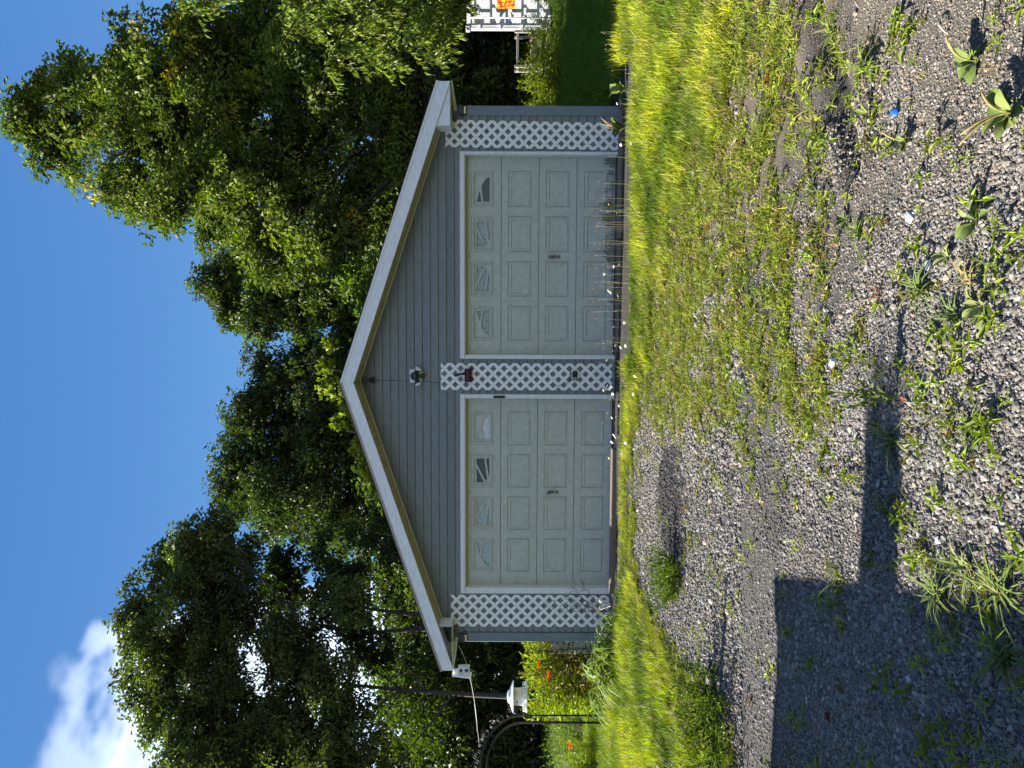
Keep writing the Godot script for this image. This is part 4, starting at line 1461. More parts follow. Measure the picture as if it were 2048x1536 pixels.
func trees() -> void:
	leaf_clumps = [clump_mesh(38, 0.32, 0.14, 0.085, 0.6, 201), clump_mesh(38, 0.32, 0.135, 0.08, 0.4, 202), clump_mesh(34, 0.30, 0.155, 0.09, 0.7, 203)]
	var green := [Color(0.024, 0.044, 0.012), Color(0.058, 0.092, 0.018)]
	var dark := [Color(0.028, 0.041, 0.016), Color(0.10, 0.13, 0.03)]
	# the tall tree on the right
	tree("tall_tree", "tall broad-crowned tree behind the right side of the garage, its left side sunlit", 1283, 17.5, 700, 0.27,
		[[1290, 60, 55], [1360, 75, 42], [1225, 120, 60], [1300, 140, 80], [1375, 165, 65], [1200, 190, 65], [1300, 240, 120], [1410, 265, 75], [1150, 260, 70], [1125, 340, 70], [1220, 340, 120], [1350, 370, 140], [1440, 375, 75],
		[1090, 430, 75], [1170, 470, 120], [1300, 500, 140], [1430, 500, 110], [1525, 545, 85], [1040, 530, 75], [1010, 600, 60], [1090, 590, 95], [1200, 620, 120], [1350, 640, 130], [1480, 650, 130], [1560, 660, 100], [1060, 670, 70], [1160, 730, 90], [1250, 760, 100], [1400, 770, 120], [1520, 790, 120]],
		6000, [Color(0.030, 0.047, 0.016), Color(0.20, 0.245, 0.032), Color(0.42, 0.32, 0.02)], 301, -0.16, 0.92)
	tree("middle_tree", "dark round tree in the middle distance left of the tall tree", 960, 27.0, 700, 0.22,
		[[960, 430, 50], [920, 470, 50], [1010, 470, 60], [890, 520, 45], [960, 540, 80], [1040, 560, 80], [910, 610, 60], [985, 650, 85], [880, 660, 45], [930, 720, 80], [1040, 720, 90], [850, 730, 60], [980, 790, 100]],
		3200, [Color(0.03, 0.045, 0.016), Color(0.14, 0.18, 0.03)], 302, -0.14, 1.05, true, 1, 0.55)
	tree("gable_tree", "broad dark tree behind the peak of the roof", 640, 28.0, 690, 0.3,
		[[815, 510, 35], [835, 600, 50], [760, 530, 55], [770, 610, 80], [705, 500, 55], [640, 490, 55], [585, 470, 50], [540, 480, 55], [680, 590, 100], [590, 570, 100], [510, 580, 80], [800, 690, 80], [720, 700, 110], [620, 700, 120], [520, 690, 100], [850, 760, 80], [680, 800, 120]],
		5000, dark, 303, -0.15, 1.05, true, 1, 0.65)
	tree("left_tree", "largest spreading tree at the left with several upright stems", 140, 17.0, 880, 0.085,
		[[470, 430, 45], [440, 370, 50], [400, 330, 50], [350, 300, 55], [290, 285, 55], [240, 300, 55], [195, 280, 55], [150, 320, 70], [95, 350, 65], [40, 390, 70], [-20, 400, 90], [420, 450, 70], [360, 400, 80], [290, 380, 90], [210, 380, 90], [130, 430, 100], [50, 480, 100], [-40, 500, 110],
		[310, 480, 60], [230, 490, 80], [150, 540, 90], [60, 590, 100], [-30, 610, 120], [240, 600, 60], [240, 535, 55], [285, 560, 45], [185, 600, 60], [180, 660, 60], [20, 690, 90], [100, 700, 60], [-60, 720, 120], [330, 690, 55]],
		4300, [Color(0.045, 0.058, 0.026), Color(0.145, 0.172, 0.042)], 304, -0.16, 0.8, true, 1, 0.8)
	tree("leaning_tree", "sparse tree with bare grey branches behind the left slope of the roof", 292, 18.5, 800, 0.10,
		[[395, 560, 40], [430, 620, 45], [350, 560, 45], [300, 620, 50], [440, 700, 55], [370, 680, 50], [270, 700, 45], [220, 740, 50], [470, 780, 60]],
		700, [Color(0.022, 0.036, 0.012), Color(0.045, 0.068, 0.016)], 305, -0.05, 0.85, true, 2, 0.8)
	tree("rear_tree", "dim tree filling the gap behind the left roof slope", 470, 27.0, 800, 0.25,
		[[500, 640, 70], [440, 760, 90], [540, 760, 100], [360, 800, 90], [480, 860, 120], [620, 830, 120], [420, 900, 120], [560, 520, 40]],
		1900, dark, 306, -0.12, 1.15, true, 1, 0.7)
	# undergrowth closing the back of the garden, one mass
	rng.seed = 410
	var xs: Array = []; var cs: Array = []
	for i in 9000:
		var d := rnd(22.5, 29.0)
		var x := rnd(-20.0, 21.0)
		var top := 4.6 + 1.6 * nz.get_noise_2d(x * 3.0, d * 2.0) * 2.0
		if absf(x - 1.0) < 5.0: top = 6.0
		var y := gh(x, d) + top * pow(rng.randf(), 0.8)
		xs.append(Transform3D(turned(0.5).scaled(Vector3.ONE * rnd(0.9, 1.7)), Vector3(x, y, -d)))
		cs.append(vary((dark[0] as Color).lerp(dark[1], rng.randf()), 0.3))
	tag(scatter("undergrowth", leaf_clumps[1], M.leaf, xs, cs), "dark mass of undergrowth closing off the garden behind the trees", "undergrowth", "", "stuff")
	var s := begin()
	for i in 70:
		var d := rnd(23.0, 29.0)
		var x := rnd(-18.0, 19.0)
		tube(s, bez(Vector3(x, gh(x, d), -d), Vector3(x + rnd(-0.3, 0.3), 3.0, -d), Vector3(x + rnd(-0.9, 0.9), rnd(4.5, 7.5), -d + rnd(-0.5, 0.5)), 4), [rnd(0.05, 0.13), 0.06, 0.03, 0.02], 5)
	tag(obj("undergrowth_stems", s, M.bark), "thin dark stems standing in the undergrowth", "undergrowth", "", "stuff")
	# far wood behind, closes the view to the horizon
	xs = []; cs = []
	for i in 9500:
		var d := rnd(34.0, 44.0)
		var x := rnd(-42.0, 46.0)
		if i > 3000:                      # the wood goes on round the sides and behind
			var an := rnd(0.75, TAU - 0.75)
			x = sin(an) * d
			d = cos(an) * d
		var top := 8.0 + 3.0 * nz2.get_noise_2d(x * 2.0, 5.0)
		var y := gh(x, d) + top * rng.randf()
		xs.append(Transform3D(turned(0.5).scaled(Vector3.ONE * rnd(2.0, 3.2)), Vector3(x, y, -d)))
		cs.append(vary((dark[0] as Color).lerp(dark[1], rng.randf()), 0.3))
	tag(scatter("woods", leaf_clumps[0], M.leaf, xs, cs), "far dark wood closing the view behind the garden", "woods", "", "stuff")
	# climbers that show above the roof
	climber("vine", "vine with large lit yellow-green leaves climbing over the roof peak", [[700, 1.8], [775, 1.5], [840, 1.2]], [[760, 660, 26], [735, 700, 20], [700, 705, 24], [640, 725, 22], [590, 745, 26], [800, 655, 18], [845, 665, 16], [620, 735, 18], [690, 680, 16], [560, 765, 20]], 620, Color(0.23, 0.26, 0.025), 421, 0.11)
	climber("climber_bush", "pale leafy climber behind the right slope of the roof", [[980, 2.0], [1050, 2.0]], [[940, 720, 38], [985, 690, 48], [1040, 690, 45], [1085, 740, 40], [965, 760, 40], [1010, 770, 60], [900, 735, 26]], 900, Color(0.12, 0.17, 0.035), 422, 0.085)
	# branches reaching in from a tree off the right edge
	var at := Vector3(7.2, gh(7.2, 12.0), -12.0)
	var w := thing("edge_tree", "tree whose bright leafy branches reach in high up from the right edge", "tree", at)
	s = begin(true)
	tube(s, bez(Vector3.ZERO, Vector3(0.1, 3, 0), Vector3(-0.1, 8.5, 0.2), 6), [0.16, 0.14, 0.12, 0.1, 0.08, 0.06, 0.03], 8)
	rng.seed = 431
	xs = []; cs = []
	var frond := begin()
	for k in 4:
		for sd in [-1.0, 1.0]:
			leaf(frond, Vector3(rnd(-0.02, 0.02), -0.02 * k + rnd(-0.03, 0.03), 0.075 * k + rnd(-0.02, 0.02)), Basis(Vector3.UP, sd * rnd(0.6, 1.2)) * Basis(Vector3.RIGHT, rnd(0.2, 0.9)), rnd(0.09, 0.14), rnd(0.045, 0.06), 0.2, 0.3)
	leaf(frond, Vector3(0, -0.06, 0.30), Basis(Vector3.RIGHT, 0.6), 0.13, 0.05)
	var fm := done(frond)
	for q in [[1500, 560, 0.3], [1450, 620, 0.4], [1400, 700, 0.5], [1470, 720, 0.5], [1380, 760, 0.3], [1500, 800, 0.5], [1430, 810, 0.4], [1530, 650, 0.3], [1520, 340, 0.22], [1500, 380, 0.25], [1440, 560, 0.25], [1350, 640, 0.2], [1490, 880, 0.3], [1390, 850, 0.3]]:
		var dd: float = 11.2 + rnd(-0.6, 0.8)
		var c := P(q[0], q[1], dd) - at
		var st := Vector3(0, clampf(c.y - 1.2, 0.8, 8.0), 0.1)
		var path := bez(st, st.lerp(c, 0.55) + Vector3(0, 0.5, 0), c, 7)
		tube(s, path, [0.035, 0.03, 0.025, 0.02, 0.016, 0.012, 0.009, 0.006], 5)
		for i in int(150 * q[2]):
			var k := rng.randf()
			var p: Vector3 = path[int(lerpf(3.0, 7.0, k))] + rndv() * q[2] * rnd(0.1, 0.75)
			xs.append(Transform3D((Basis(Vector3.UP, rnd(0, TAU)) * Basis(Vector3.RIGHT, rnd(0.1, 1.1))).scaled(Vector3.ONE * rnd(0.65, 1.05)), p))
			cs.append(vary(Color(0.15, 0.19, 0.03), 0.45))
	obj("trunk", s, M.bark, w)
	scatter("crown", fm, M.leaf2, xs, cs, w)

func climber(called: String, label: String, roots: Array, blobs: Array, n: int, col: Color, sd: int, size: float) -> void:
	rng.seed = sd
	var d := 18.9
	var bx: float = (roots[0][0] - 768.0) / FOCAL * d
	var at := Vector3(bx, gh(bx, d), -d)
	var o := thing(called, label, "climber", at)
	var s := begin(true)
	var xs: Array = []; var cs: Array = []
	var mesh := rosette_mesh(3, size * 1.5, size * 1.35, 0.9, sd)
	rng.seed = sd + 1
	for q in blobs:
		var c := P(q[0], q[1], d + rnd(-0.25, 0.35)) - at
		var rt: Array = roots[rng.randi() % roots.size()]
		var b := Vector3((rt[0] - 768.0) / FOCAL * d - bx, 0, rnd(-0.2, 0.2))
		tube(s, bez(b, b.lerp(c, 0.5) + Vector3(rnd(-0.3, 0.3), 0.4, 0), c, 6), [0.02, 0.016, 0.012, 0.01, 0.007, 0.005, 0.003], 4)
		var r: float = q[2] * d / FOCAL
		for i in n / blobs.size():
			var p := c + rndv() * r * pow(rng.randf(), 0.5)
			xs.append(Transform3D(turned(1.2).scaled(Vector3.ONE * rnd(0.6, 1.2)), p))
			cs.append(vary(col, 0.4))
		for i in n / blobs.size() / 2:
			var k := rng.randf()
			var p := b.lerp(c, k) + rndv() * 0.5
			xs.append(Transform3D(turned(1.2).scaled(Vector3.ONE * rnd(0.6, 1.1)), p))
			cs.append(vary(col * 0.7, 0.4))
	obj("stem", s, M.bark, o)
	scatter("foliage", mesh, M.leaf2, xs, cs, o)

# ---------------------------------------------------------------- unseen things left of frame, guessed at, added to throw the foreground shadows
func off_frame() -> void:
	var sh := thing("unseen_shed", "low flat-roofed shed left of the view, unseen and guessed, added to shade the gravel", "shed", Vector3(-4.36, -0.02, -4.29), deg_to_rad(13.0))
	var s := begin()
	box(s, Vector3(-1.5, 0.90, 3.6), Vector3(3.0, 1.8, 7.2))
	obj("wall", s, M.siding, sh)
	s = begin()
	bevel_box(s, Vector3(-1.5, 1.86, 3.6), Vector3(3.1, 0.10, 7.3), 0.01)
	obj("roof", s, M.roof, sh)
	s = begin()
	box(s, Vector3(0.012, 0.85, 3.2), Vector3(0.03, 1.6, 0.8))
	obj("door", s, M.oldwood, sh)
	var pp := thing("unseen_post", "tall square post with grass on top, unseen and guessed, added to throw the shadow band", "planter", Vector3(-4.20, -0.02, -3.27))
	s = begin()
	box(s, Vector3(0, 1.16, 0), Vector3(0.27, 2.32, 0.27))
	obj("post", s, M.oldwood, pp)
	var xs: Array = []; var cs: Array = []
	var tm := tuft_mesh(16, 0.05, 0.28, 0.008, 0.7, 500)
	rng.seed = 501
	for i in 12:
		xs.append(Transform3D(turned(0.2), Vector3(rnd(-0.11, 0.11), 2.31, rnd(-0.11, 0.11))))
		cs.append(vary(Color(0.08, 0.12, 0.02), 0.3))
	scatter("grass_top", tm, M.grass, xs, cs, pp)
	var st := thing("unseen_stake", "short stake left of the gravel, unseen and guessed, added for its thin shadow", "stake", Vector3(-3.18, -0.02, -5.03))
	s = begin()
	tube(s, [Vector3.ZERO, Vector3(0, 0.6, 0), Vector3(0, 1.1, 0)], [0.055, 0.045, 0.02], 7)
	obj("pole", s, M.oldwood, st)
	s = begin()
	box(s, Vector3(0, 0.35, 0.08), Vector3(0.05, 0.7, 0.02))
	obj("slat", s, M.oldwood, st)
	bush("border_shrub", "dark leafy shrub at the left edge of the grass", Vector3(-4.3, 0, -5.35), [Vector3(0, 0, 0), Vector3(0.0, 0, 0.4), Vector3(-0.4, 0, 0)], 0.4, 60, shoot_mesh(24, 1.0, 0.16, 0.05, 510), 0.85, Color(0.06, 0.1, 0.02), 511)

# ---------------------------------------------------------------- gravel
func gravel() -> void:
	var meshes := [stone_mesh(601, 0.55), stone_mesh(602, 0.7), stone_mesh(603, 0.42)]
	var xs: Array = [[], [], []]; var cs: Array = [[], [], []]
	rng.seed = 610
	for i in 310000:
		var d := sqrt(rnd(1.7 * 1.7, 8.7 * 8.7))
		if rng.randf() < 0.38: d = rnd(1.75, 3.9)
		var x := rnd(-1.0, 1.0) * (0.60 * d + 0.35)
		var g := lawn(x, d)
		if rng.randf() < g * 1.1: continue
		if in_garage(x, d, 0.3): continue
		var right := smoothstep(0.1, 1.3, x - (d - 2.6) * 0.35 + nz2.get_noise_2d(x * 25.0, d * 25.0) * 0.8)
		if rng.randf() < right * 0.15: continue
		if x > 0.3 and d > 2.75 and rng.randf() < 0.35 * smoothstep(2.75, 3.2, d): continue
		if d > 4.5 and rng.randf() < 0.25: continue
		var fine := smoothstep(0.0, 0.28, nz2.get_noise_2d(x * 34.0 + 70.0, d * 18.0 + 20.0) + right * 0.12)
		if x < 0.3: fine *= 0.6
		if rng.randf() < fine * 0.3: continue
		var r: float
		if d < 4.5: r = rnd(0.0032, 0.0078)
		else: r = rnd(0.007, 0.015)
		if rng.randf() < fine * 0.8: r *= 0.62
		var coarse := (1.0 - fine * 0.8) * smoothstep(0.4, -0.5, x + nz.get_noise_2d(x * 20.0, d * 20.0) * 0.8) * smoothstep(4.6, 3.6, d)
		if rng.randf() < 0.06 + coarse * 0.30: r *= rnd(1.3, 2.0)
		if rng.randf() < right * 0.95: r *= 0.5
		var k := rng.randi() % 3
		var y := gh(x, d) + r * rnd(0.02, 0.35)
		xs[k].append(Transform3D(turned(0.5).scaled(Vector3(r, r, r) * rnd(0.85, 1.15)), Vector3(x, y, -d)))
		var n := rng.randf()
		var c := Color(0.138, 0.126, 0.110).lerp(Color(0.33, 0.308, 0.272), n * n)
		if rng.randf() < 0.10 + right * 0.65 + (0.3 if x > 0.3 and d > 2.8 else 0.0): c = Color(0.30, 0.252, 0.19) * rnd(0.55, 1.15)
		if rng.randf() < 0.02: c = Color(0.42, 0.41, 0.39)
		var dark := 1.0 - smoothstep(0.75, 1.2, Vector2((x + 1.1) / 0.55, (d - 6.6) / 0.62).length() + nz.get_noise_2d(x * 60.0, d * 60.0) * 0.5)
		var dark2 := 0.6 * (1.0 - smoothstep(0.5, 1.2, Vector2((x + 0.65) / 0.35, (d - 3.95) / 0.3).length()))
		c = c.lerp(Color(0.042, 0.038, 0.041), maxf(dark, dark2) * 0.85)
		cs[k].append(vary(c, 0.22))
	for k in 3:
		tag(scatter(["gravel", "gravel_chips", "gravel_flakes"][k], meshes[k], M.stone, xs[k], cs[k]), ["grey crushed stone of the drive, middling pieces", "grey crushed stone of the drive, round chips", "grey crushed stone of the drive, flat flakes"][k], "gravel", "gravel of the drive", "stuff")

# ---------------------------------------------------------------- grass and ground cover
func grass() -> void:
	var tufts := [tuft_mesh(14, 0.05, 0.13, 0.0075, 0.55, 701), tuft_mesh(14, 0.05, 0.11, 0.008, 0.95, 702), tuft_mesh(12, 0.055, 0.15, 0.007, 0.5, 703)]
	var xs: Array = [[], [], []]; var cs: Array = [[], [], []]
	rng.seed = 710
	# front lawn: right block, strip along the garage, left corner
	for i in 46000:
		var d := rnd(3.9, 9.75)
		var x := rnd(-1.0, 1.0) * (0.62 * d + 0.5)
		if d > 8.0 and in_garage(x, d, lerpf(0.42, 1.2, smoothstep(-0.3, 0.4, x + n0(x, d)))): continue
		var g := lawn(x, d)
		if rng.randf() > g * g * 1.15: continue
		var worn := smoothstep(0.05, 0.35, nz.get_noise_2d(x * 34.0 + 500.0, d * 34.0)) * smoothstep(8.6, 6.6, d)
		if rng.randf() < worn * 0.6: continue
		var short := smoothstep(0.6, -0.4, x) * smoothstep(-3.0, -2.4, x)
		var n := nz2.get_noise_2d(x * 30.0, d * 30.0)
		if short > 0.3 and rng.randf() < 0.25: continue
		var h := lerpf(1.0, 0.42, short) * rnd(0.6, 1.15) * (0.75 + 0.4 * g) * (1.0 + n * 0.5) * (1.0 - worn * 0.35)
		if x > 0.3: h *= lerpf(0.55, 1.0, smoothstep(0.0, 2.2, d - B_of(x)))
		var k := rng.randi() % 3
		xs[k].append(Transform3D(turned(0.18).scaled(Vector3(lerpf(h, 1.0, 0.5), h, lerpf(h, 1.0, 0.5))), Vector3(x, gh(x, d) - 0.005, -d)))
		var c := Color(0.155, 0.235, 0.02).lerp(Color(0.27, 0.29, 0.022), clampf(0.4 + n * 1.2 + short * 0.35 + (1.0 - g), 0, 1))
		if rng.randf() < 0.05 + worn * 0.2 + (0.14 * smoothstep(2.0, 0.0, d - B_of(x)) if x > 0.3 else 0.0): c = Color(0.30, 0.25, 0.12)
		cs[k].append(vary(c * (0.85 + n * 0.7), 0.5))
	# side and back lawn, right of the garage and behind it
	for i in 30000:
		var d := rnd(9.2, 27.0)
		var x := rnd(2.8, 16.0)
		if rng.randf() < 0.12: x = rnd(-13.0, -3.6)
		if absf(x) > 0.62 * d + 0.8 or in_garage(x, d, 0.25): continue
		var k := rng.randi() % 3
		var h := rnd(0.7, 1.25)
		xs[k].append(Transform3D(turned(0.2).scaled(Vector3(1.5, h, 1.5)), Vector3(x, gh(x, d) - 0.005, -d)))
		cs[k].append(vary(Color(0.115, 0.19, 0.018), 0.3))
	# left back lawn, in front of the bushes
	for i in 9000:
		var d := rnd(8.5, 13.0)
		var x := rnd(-9.0, -3.5)
		if x < -0.62 * d - 0.8 or in_garage(x, d, 0.1): continue
		var k := rng.randi() % 3
		xs[k].append(Transform3D(turned(0.2).scaled(Vector3(1.1, rnd(0.6, 1.15), 1.1)), Vector3(x, gh(x, d) - 0.005, -d)))
		cs[k].append(vary(Color(0.17, 0.225, 0.018), 0.3))
	for k in 3:
		tag(scatter(["lawn_grass", "lawn_grass_bent", "lawn_grass_tall"][k], tufts[k], M.grass, xs[k], cs[k]), ["bright green lawn grass, upright blades", "bright green lawn grass, bent blades", "bright green lawn grass, taller blades"][k], "grass", "lawn grass", "stuff")
	# grass and low weeds breaking through the gravel
	var cover := [rosette_mesh(6, 0.032, 0.016, 0.5, 721), rosette_mesh(8, 0.024, 0.013, 0.8, 722), tuft_mesh(9, 0.025, 0.05, 0.0045, 1.0, 723)]
	xs = [[], [], []]; cs = [[], [], []]
	for i in 90000:
		var d := sqrt(rnd(2.0 * 2.0, 8.6 * 8.6))
		var x := rnd(-1.0, 1.0) * (0.6 * d + 0.3)
		var w := weedy(x, d)
		var g := lawn(x, d)
		var sparse := 0.0
		var n := nz.get_noise_2d(x * 55.0 + 300.0, d * 55.0)
		# sprigs in the coarse stones of the near left, thin patches elsewhere
		sparse = maxf(sparse, 0.16 * smoothstep(2.75, 2.45, d) * smoothstep(0.5, -0.2, x) * smoothstep(-0.05, 0.25, n))
		sparse = maxf(sparse, 0.10 * smoothstep(0.15, 0.4, n))
		sparse = maxf(sparse, 0.30 * smoothstep(0.2, 1.2, x) * smoothstep(2.3, 3.2, d) * smoothstep(-0.1, 0.3, n))
		var edge := g * (1.0 - g) * 2.5 + g * 0.22
		if rng.randf() > maxf(maxf(w, sparse), edge): continue
		var k := rng.randi() % 3
		var sc := rnd(0.55, 1.35)
		xs[k].append(Transform3D(turned(0.25).scaled(Vector3.ONE * sc), Vector3(x, gh(x, d) + 0.004, -d)))
		var c := Color(0.16, 0.215, 0.024).lerp(Color(0.26, 0.275, 0.035), rng.randf())
		if rng.randf() < 0.14: c = Color(0.27, 0.20, 0.09)
		if rng.randf() < 0.01: c = Color(0.22, 0.05, 0.02)
		cs[k].append(vary(c * rnd(0.5, 1.2), 0.35))
	for k in 3:
		tag(scatter(["ground_cover", "ground_cover_small", "gravel_grass"][k], cover[k], M.grass, xs[k], cs[k]), ["low yellow-green weeds creeping over the gravel, larger leaves", "low yellow-green weeds creeping over the gravel, small leaves", "thin short grass coming up through the gravel"][k], "ground cover", "low growth on the gravel", "stuff")

func n0(x: float, d: float) -> float:
	return nz.get_noise_2d(x * 60.0, d * 60.0) * 0.5

func B_of(x: float) -> float:
	return lin([-2.25, -1.3, -0.4, 0.75, 1.4, 1.65, 2.3, 4.5], [8.35, 8.75, 8.25, 7.4, 6.2, 5.3, 4.45, 4.1], x)

# ---------------------------------------------------------------- single weeds
func broad_leaf(l: float, w: float, rise: float, sd: int) -> ArrayMesh:
	rng.seed = sd
	var s := begin(true)
	var n := 12
	var rows: Array = []
	for i in n + 1:
		var t := float(i) / n
		var ww := w * 0.5 * maxf(0.09 * (1.0 - t * 0.5), pow(maxf(0.0, sin(PI * pow(clampf((t - 0.2) / 0.8, 0.0, 1.0), 0.85))), 0.75))
		if i == n: ww = 0.0005
		var y := l * (rise * sin(t * 1.7) - 0.12 * t * t)
		var z := l * t * (1.0 - 0.12 * rise)
		var wav := sin(t * 9.0 + sd) * 0.03 * w
		rows.append([Vector3(-ww, y + ww * 0.35 + wav, z), Vector3(-ww * 0.5, y + ww * 0.12, z), Vector3(0, y, z), Vector3(ww * 0.5, y + ww * 0.12, z), Vector3(ww, y + ww * 0.35 - wav, z)])
	for i in n:
		for k in 4:
			quad(s, rows[i][k], rows[i][k + 1], rows[i + 1][k + 1], rows[i + 1][k])
	return done(s)

func weed_mat(n: int) -> Material:
	var key := "weed%d" % n
	if not M.has(key):
		var c: Color = [Color(0.105, 0.145, 0.032), Color(0.14, 0.175, 0.045), Color(0.085, 0.12, 0.03), Color(0.17, 0.19, 0.06), Color(0.22, 0.18, 0.07)][n]
		var m := foliage_mat(Color.WHITE, Color(0.3, 0.36, 0.08), 0.8)
		m.albedo_texture = noise_tex(0.03, (c * 0.5).linear_to_srgb(), (c * 1.4).linear_to_srgb(), 128, 800 + n)
		m.uv1_triplanar = true
		m.uv1_scale = Vector3.ONE * 9.0
		m.vertex_color_use_as_albedo = false
		M[key] = m
	return M[key]

var leaf_kinds: Array = []

func plantain(label: String, x: float, d: float, n: int, size: float, tone: int, stalks := 0, seed_no := 1) -> void:
	var o := thing("plantain", label, "weed", Vector3(x, gh(x, d) + 0.004, -d), 0.0, "broad-leaved weeds in the gravel")
	rng.seed = 900 + seed_no
	for k in n:
		var a := TAU * k / n + rnd(-0.35, 0.35)
		var b := Basis(Vector3.UP, a) * Basis(Vector3.RIGHT, -rnd(-0.05, 0.5)) * Basis(Vector3.BACK, rnd(-0.45, 0.45))
		var t := tone if rng.randf() < 0.75 else rng.randi() % 4
		put("leaf", leaf_kinds[rng.randi() % 4], weed_mat(t), o, Transform3D(b.scaled(Vector3.ONE * size * rnd(0.42, 1.1)), Vector3.ZERO))
	for k in stalks:
		var s := begin(true)
		var e := Vector3(rnd(-0.12, 0.12), rnd(0.14, 0.22), rnd(-0.10, 0.06)) * size / 0.13
		var path := bez(Vector3.ZERO, Vector3(0, e.y * 0.7, 0), e, 8)
		tube(s, path, [0.0022, 0.002, 0.002, 0.002, 0.003, 0.0045, 0.0045, 0.004, 0.002], 5)
		obj("seed_stalk", s, weed_mat(4), o)

func clump(label: String, x: float, d: float, n: int, h: float, bend: float, tone: int, seed_no: int) -> void:
	var o := thing("grass_clump", label, "weed", Vector3(x, gh(x, d), -d), 0.0, "grass clumps in the gravel")
	rng.seed = 1000 + seed_no
	var base: Array = []
	for v in 4:
		var s := begin()
		blade(s, Vector3.ZERO, 0.0, h * (0.75 + 0.17 * v), 0.008 + 0.001 * v, bend * (0.6 + 0.3 * v), 0.1)
		base.append(done(s))
	for k in n:
		var b := Basis(Vector3.UP, rnd(0, TAU)) * Basis(Vector3.RIGHT, rnd(0.0, 0.55))
		put("blade", base[rng.randi() % 4], weed_mat(tone if rng.randf() < 0.7 else rng.randi() % 5), o, Transform3D(b.scaled(Vector3.ONE * rnd(0.6, 1.1)), Vector3(rnd(-0.02, 0.02), 0, rnd(-0.02, 0.02))))

func weeds() -> void:
	leaf_kinds = [broad_leaf(1.0, 0.46, 0.35, 1), broad_leaf(1.0, 0.38, 0.45, 2), broad_leaf(1.0, 0.5, 0.2, 3), broad_leaf(1.0, 0.32, 0.5, 4)]
	plantain("broad-leaved plantain near the lower right corner with tall seed stalks", 0.80, 2.08, 13, 0.093, 1, 4, 1)
	plantain("lush plantain right of the stalked one, leaves raised", 1.03, 2.25, 13, 0.083, 0, 2, 2)
	plantain("plantain with spread leaves beside the blue bottle cap", 0.906, 2.63, 12, 0.065, 2, 1, 3)
	plantain("small three-leaved weed beyond the blue bottle cap", 1.11, 2.91, 7, 0.069, 1, 0, 4)
	plantain("plantain with long thin shaded leaves in the middle of the near gravel", 0.52, 2.23, 10, 0.076, 0, 0, 5)
	plantain("small plantain with one yellow leaf beside a grass clump", 0.43, 2.38, 10, 0.058, 3, 0, 6)
	plantain("pale cabbage-like weed with the widest leaves, centre of the near gravel", 0.25, 2.21, 12, 0.079, 3, 0, 7)
	plantain("lone dock weed at the edge of the tyre rut", 1.73, 3.76, 10, 0.076, 1, 0, 8)
	plantain("single-leaved weed left of the tall stalk's shadow", -0.37, 2.42, 6, 0.058, 1, 0, 9)
	plantain("dock weed among the mossy gravel in the middle distance", 0.72, 3.1, 9, 0.062, 2, 0, 10)
	plantain("pale little weed at the shadow's far edge", -0.24, 3.0, 7, 0.048, 3, 0, 11)
	plantain("weed at the right edge under the rut", 1.40, 2.72, 9, 0.069, 0, 0, 12)
	clump("dense grass clump left of the pale cabbage-like weed", 0.345, 2.53, 44, 0.101, 0.8, 0, 1)
	clump("small straw-tinted grass clump near the plantains", 0.34, 2.27, 26, 0.078, 0.9, 4, 2)
	clump("bright lit grass clump beside the tyre rut", 1.32, 2.94, 40, 0.109, 0.7, 1, 3)
	clump("dark-tipped grass clump on the bare soil", 0.64, 2.99, 28, 0.078, 0.7, 2, 4)
	clump("thin grass clump just past the shadow's tip", 0.23, 2.35, 26, 0.078, 0.8, 2, 6)
	clump("grass clump standing in the shadow band", -0.21, 2.70, 34, 0.101, 0.9, 2, 7)
	clump("grass clump inside the shadow near its corner", -0.494, 2.775, 28, 0.094, 0.9, 2, 8)
	clump("largest sunlit grass clump beside the shadow block", -0.707, 2.42, 54, 0.12, 0.8, 0, 9)
	clump("arching grass clump at the near edge of the light", -0.61, 2.11, 46, 0.12, 0.9, 0, 10)
	clump("bright small grass clump right of the largest clump", -0.585, 2.27, 30, 0.094, 0.8, 3, 11)
	clump("big dark grass clump in the shade at the lower left", -0.80, 2.09, 60, 0.133, 0.9, 2, 12)
	clump("grass clump at the right edge on bare soil", 1.62, 3.25, 34, 0.094, 0.7, 1, 13)
	clump("low grass clump in the light between shadow band and weeds", -0.12, 2.25, 24, 0.070, 0.9, 3, 14)
	clump("grass tuft at the edge of the weedy gravel", 0.95, 3.45, 30, 0.086, 0.7, 0, 15)
	# the tall leafy weed standing in the shadow's tip
	var t := thing("tall_weed", "tall leafy weed standing alone in the tip of the shadow", "weed", Vector3(-0.045, gh(-0.045, 2.68), -2.68))
	rng.seed = 1101
	for q in [[Vector3(0.02, 0.26, -0.06), 17], [Vector3(-0.05, 0.20, -0.02), 12], [Vector3(0.05, 0.15, 0.0), 9]]:
		var s := begin()
		var path := bez(Vector3.ZERO, (q[0] as Vector3) * 0.5 + Vector3(0, 0.03, 0), q[0], 8)
		tube(s, path, [0.0035, 0.003, 0.0025, 0.002, 0.0015], 5)
		obj("stem", s, weed_mat(0), t)
		for i in q[1]:
			var k: float = 0.15 + 0.85 * float(i) / q[1]
			var at: Vector3 = path[int(k * 8.0)]
			put("leaf", leaf_kinds[3], weed_mat([0, 1, 3][i % 3]), t, Transform3D((Basis(Vector3.UP, i * 2.4) * Basis(Vector3.RIGHT, -rnd(0.1, 0.8))).scaled(Vector3.ONE * lerpf(0.075, 0.035, k)), at))
	# leafy clump on the far gravel and at the left grass edge
	bush("gravel_weed", "bright leafy weed clump standing on the far gravel left of the dark patch", Vector3(-1.76, 0, -6.4), [Vector3(0, 0, 0), Vector3(0.08, 0, 0.12)], 0.14, 42, shoot_mesh(16, 0.26, 0.085, 0.02, 1110), 1.0, Color(0.10, 0.15, 0.025), 1111, 0.8)
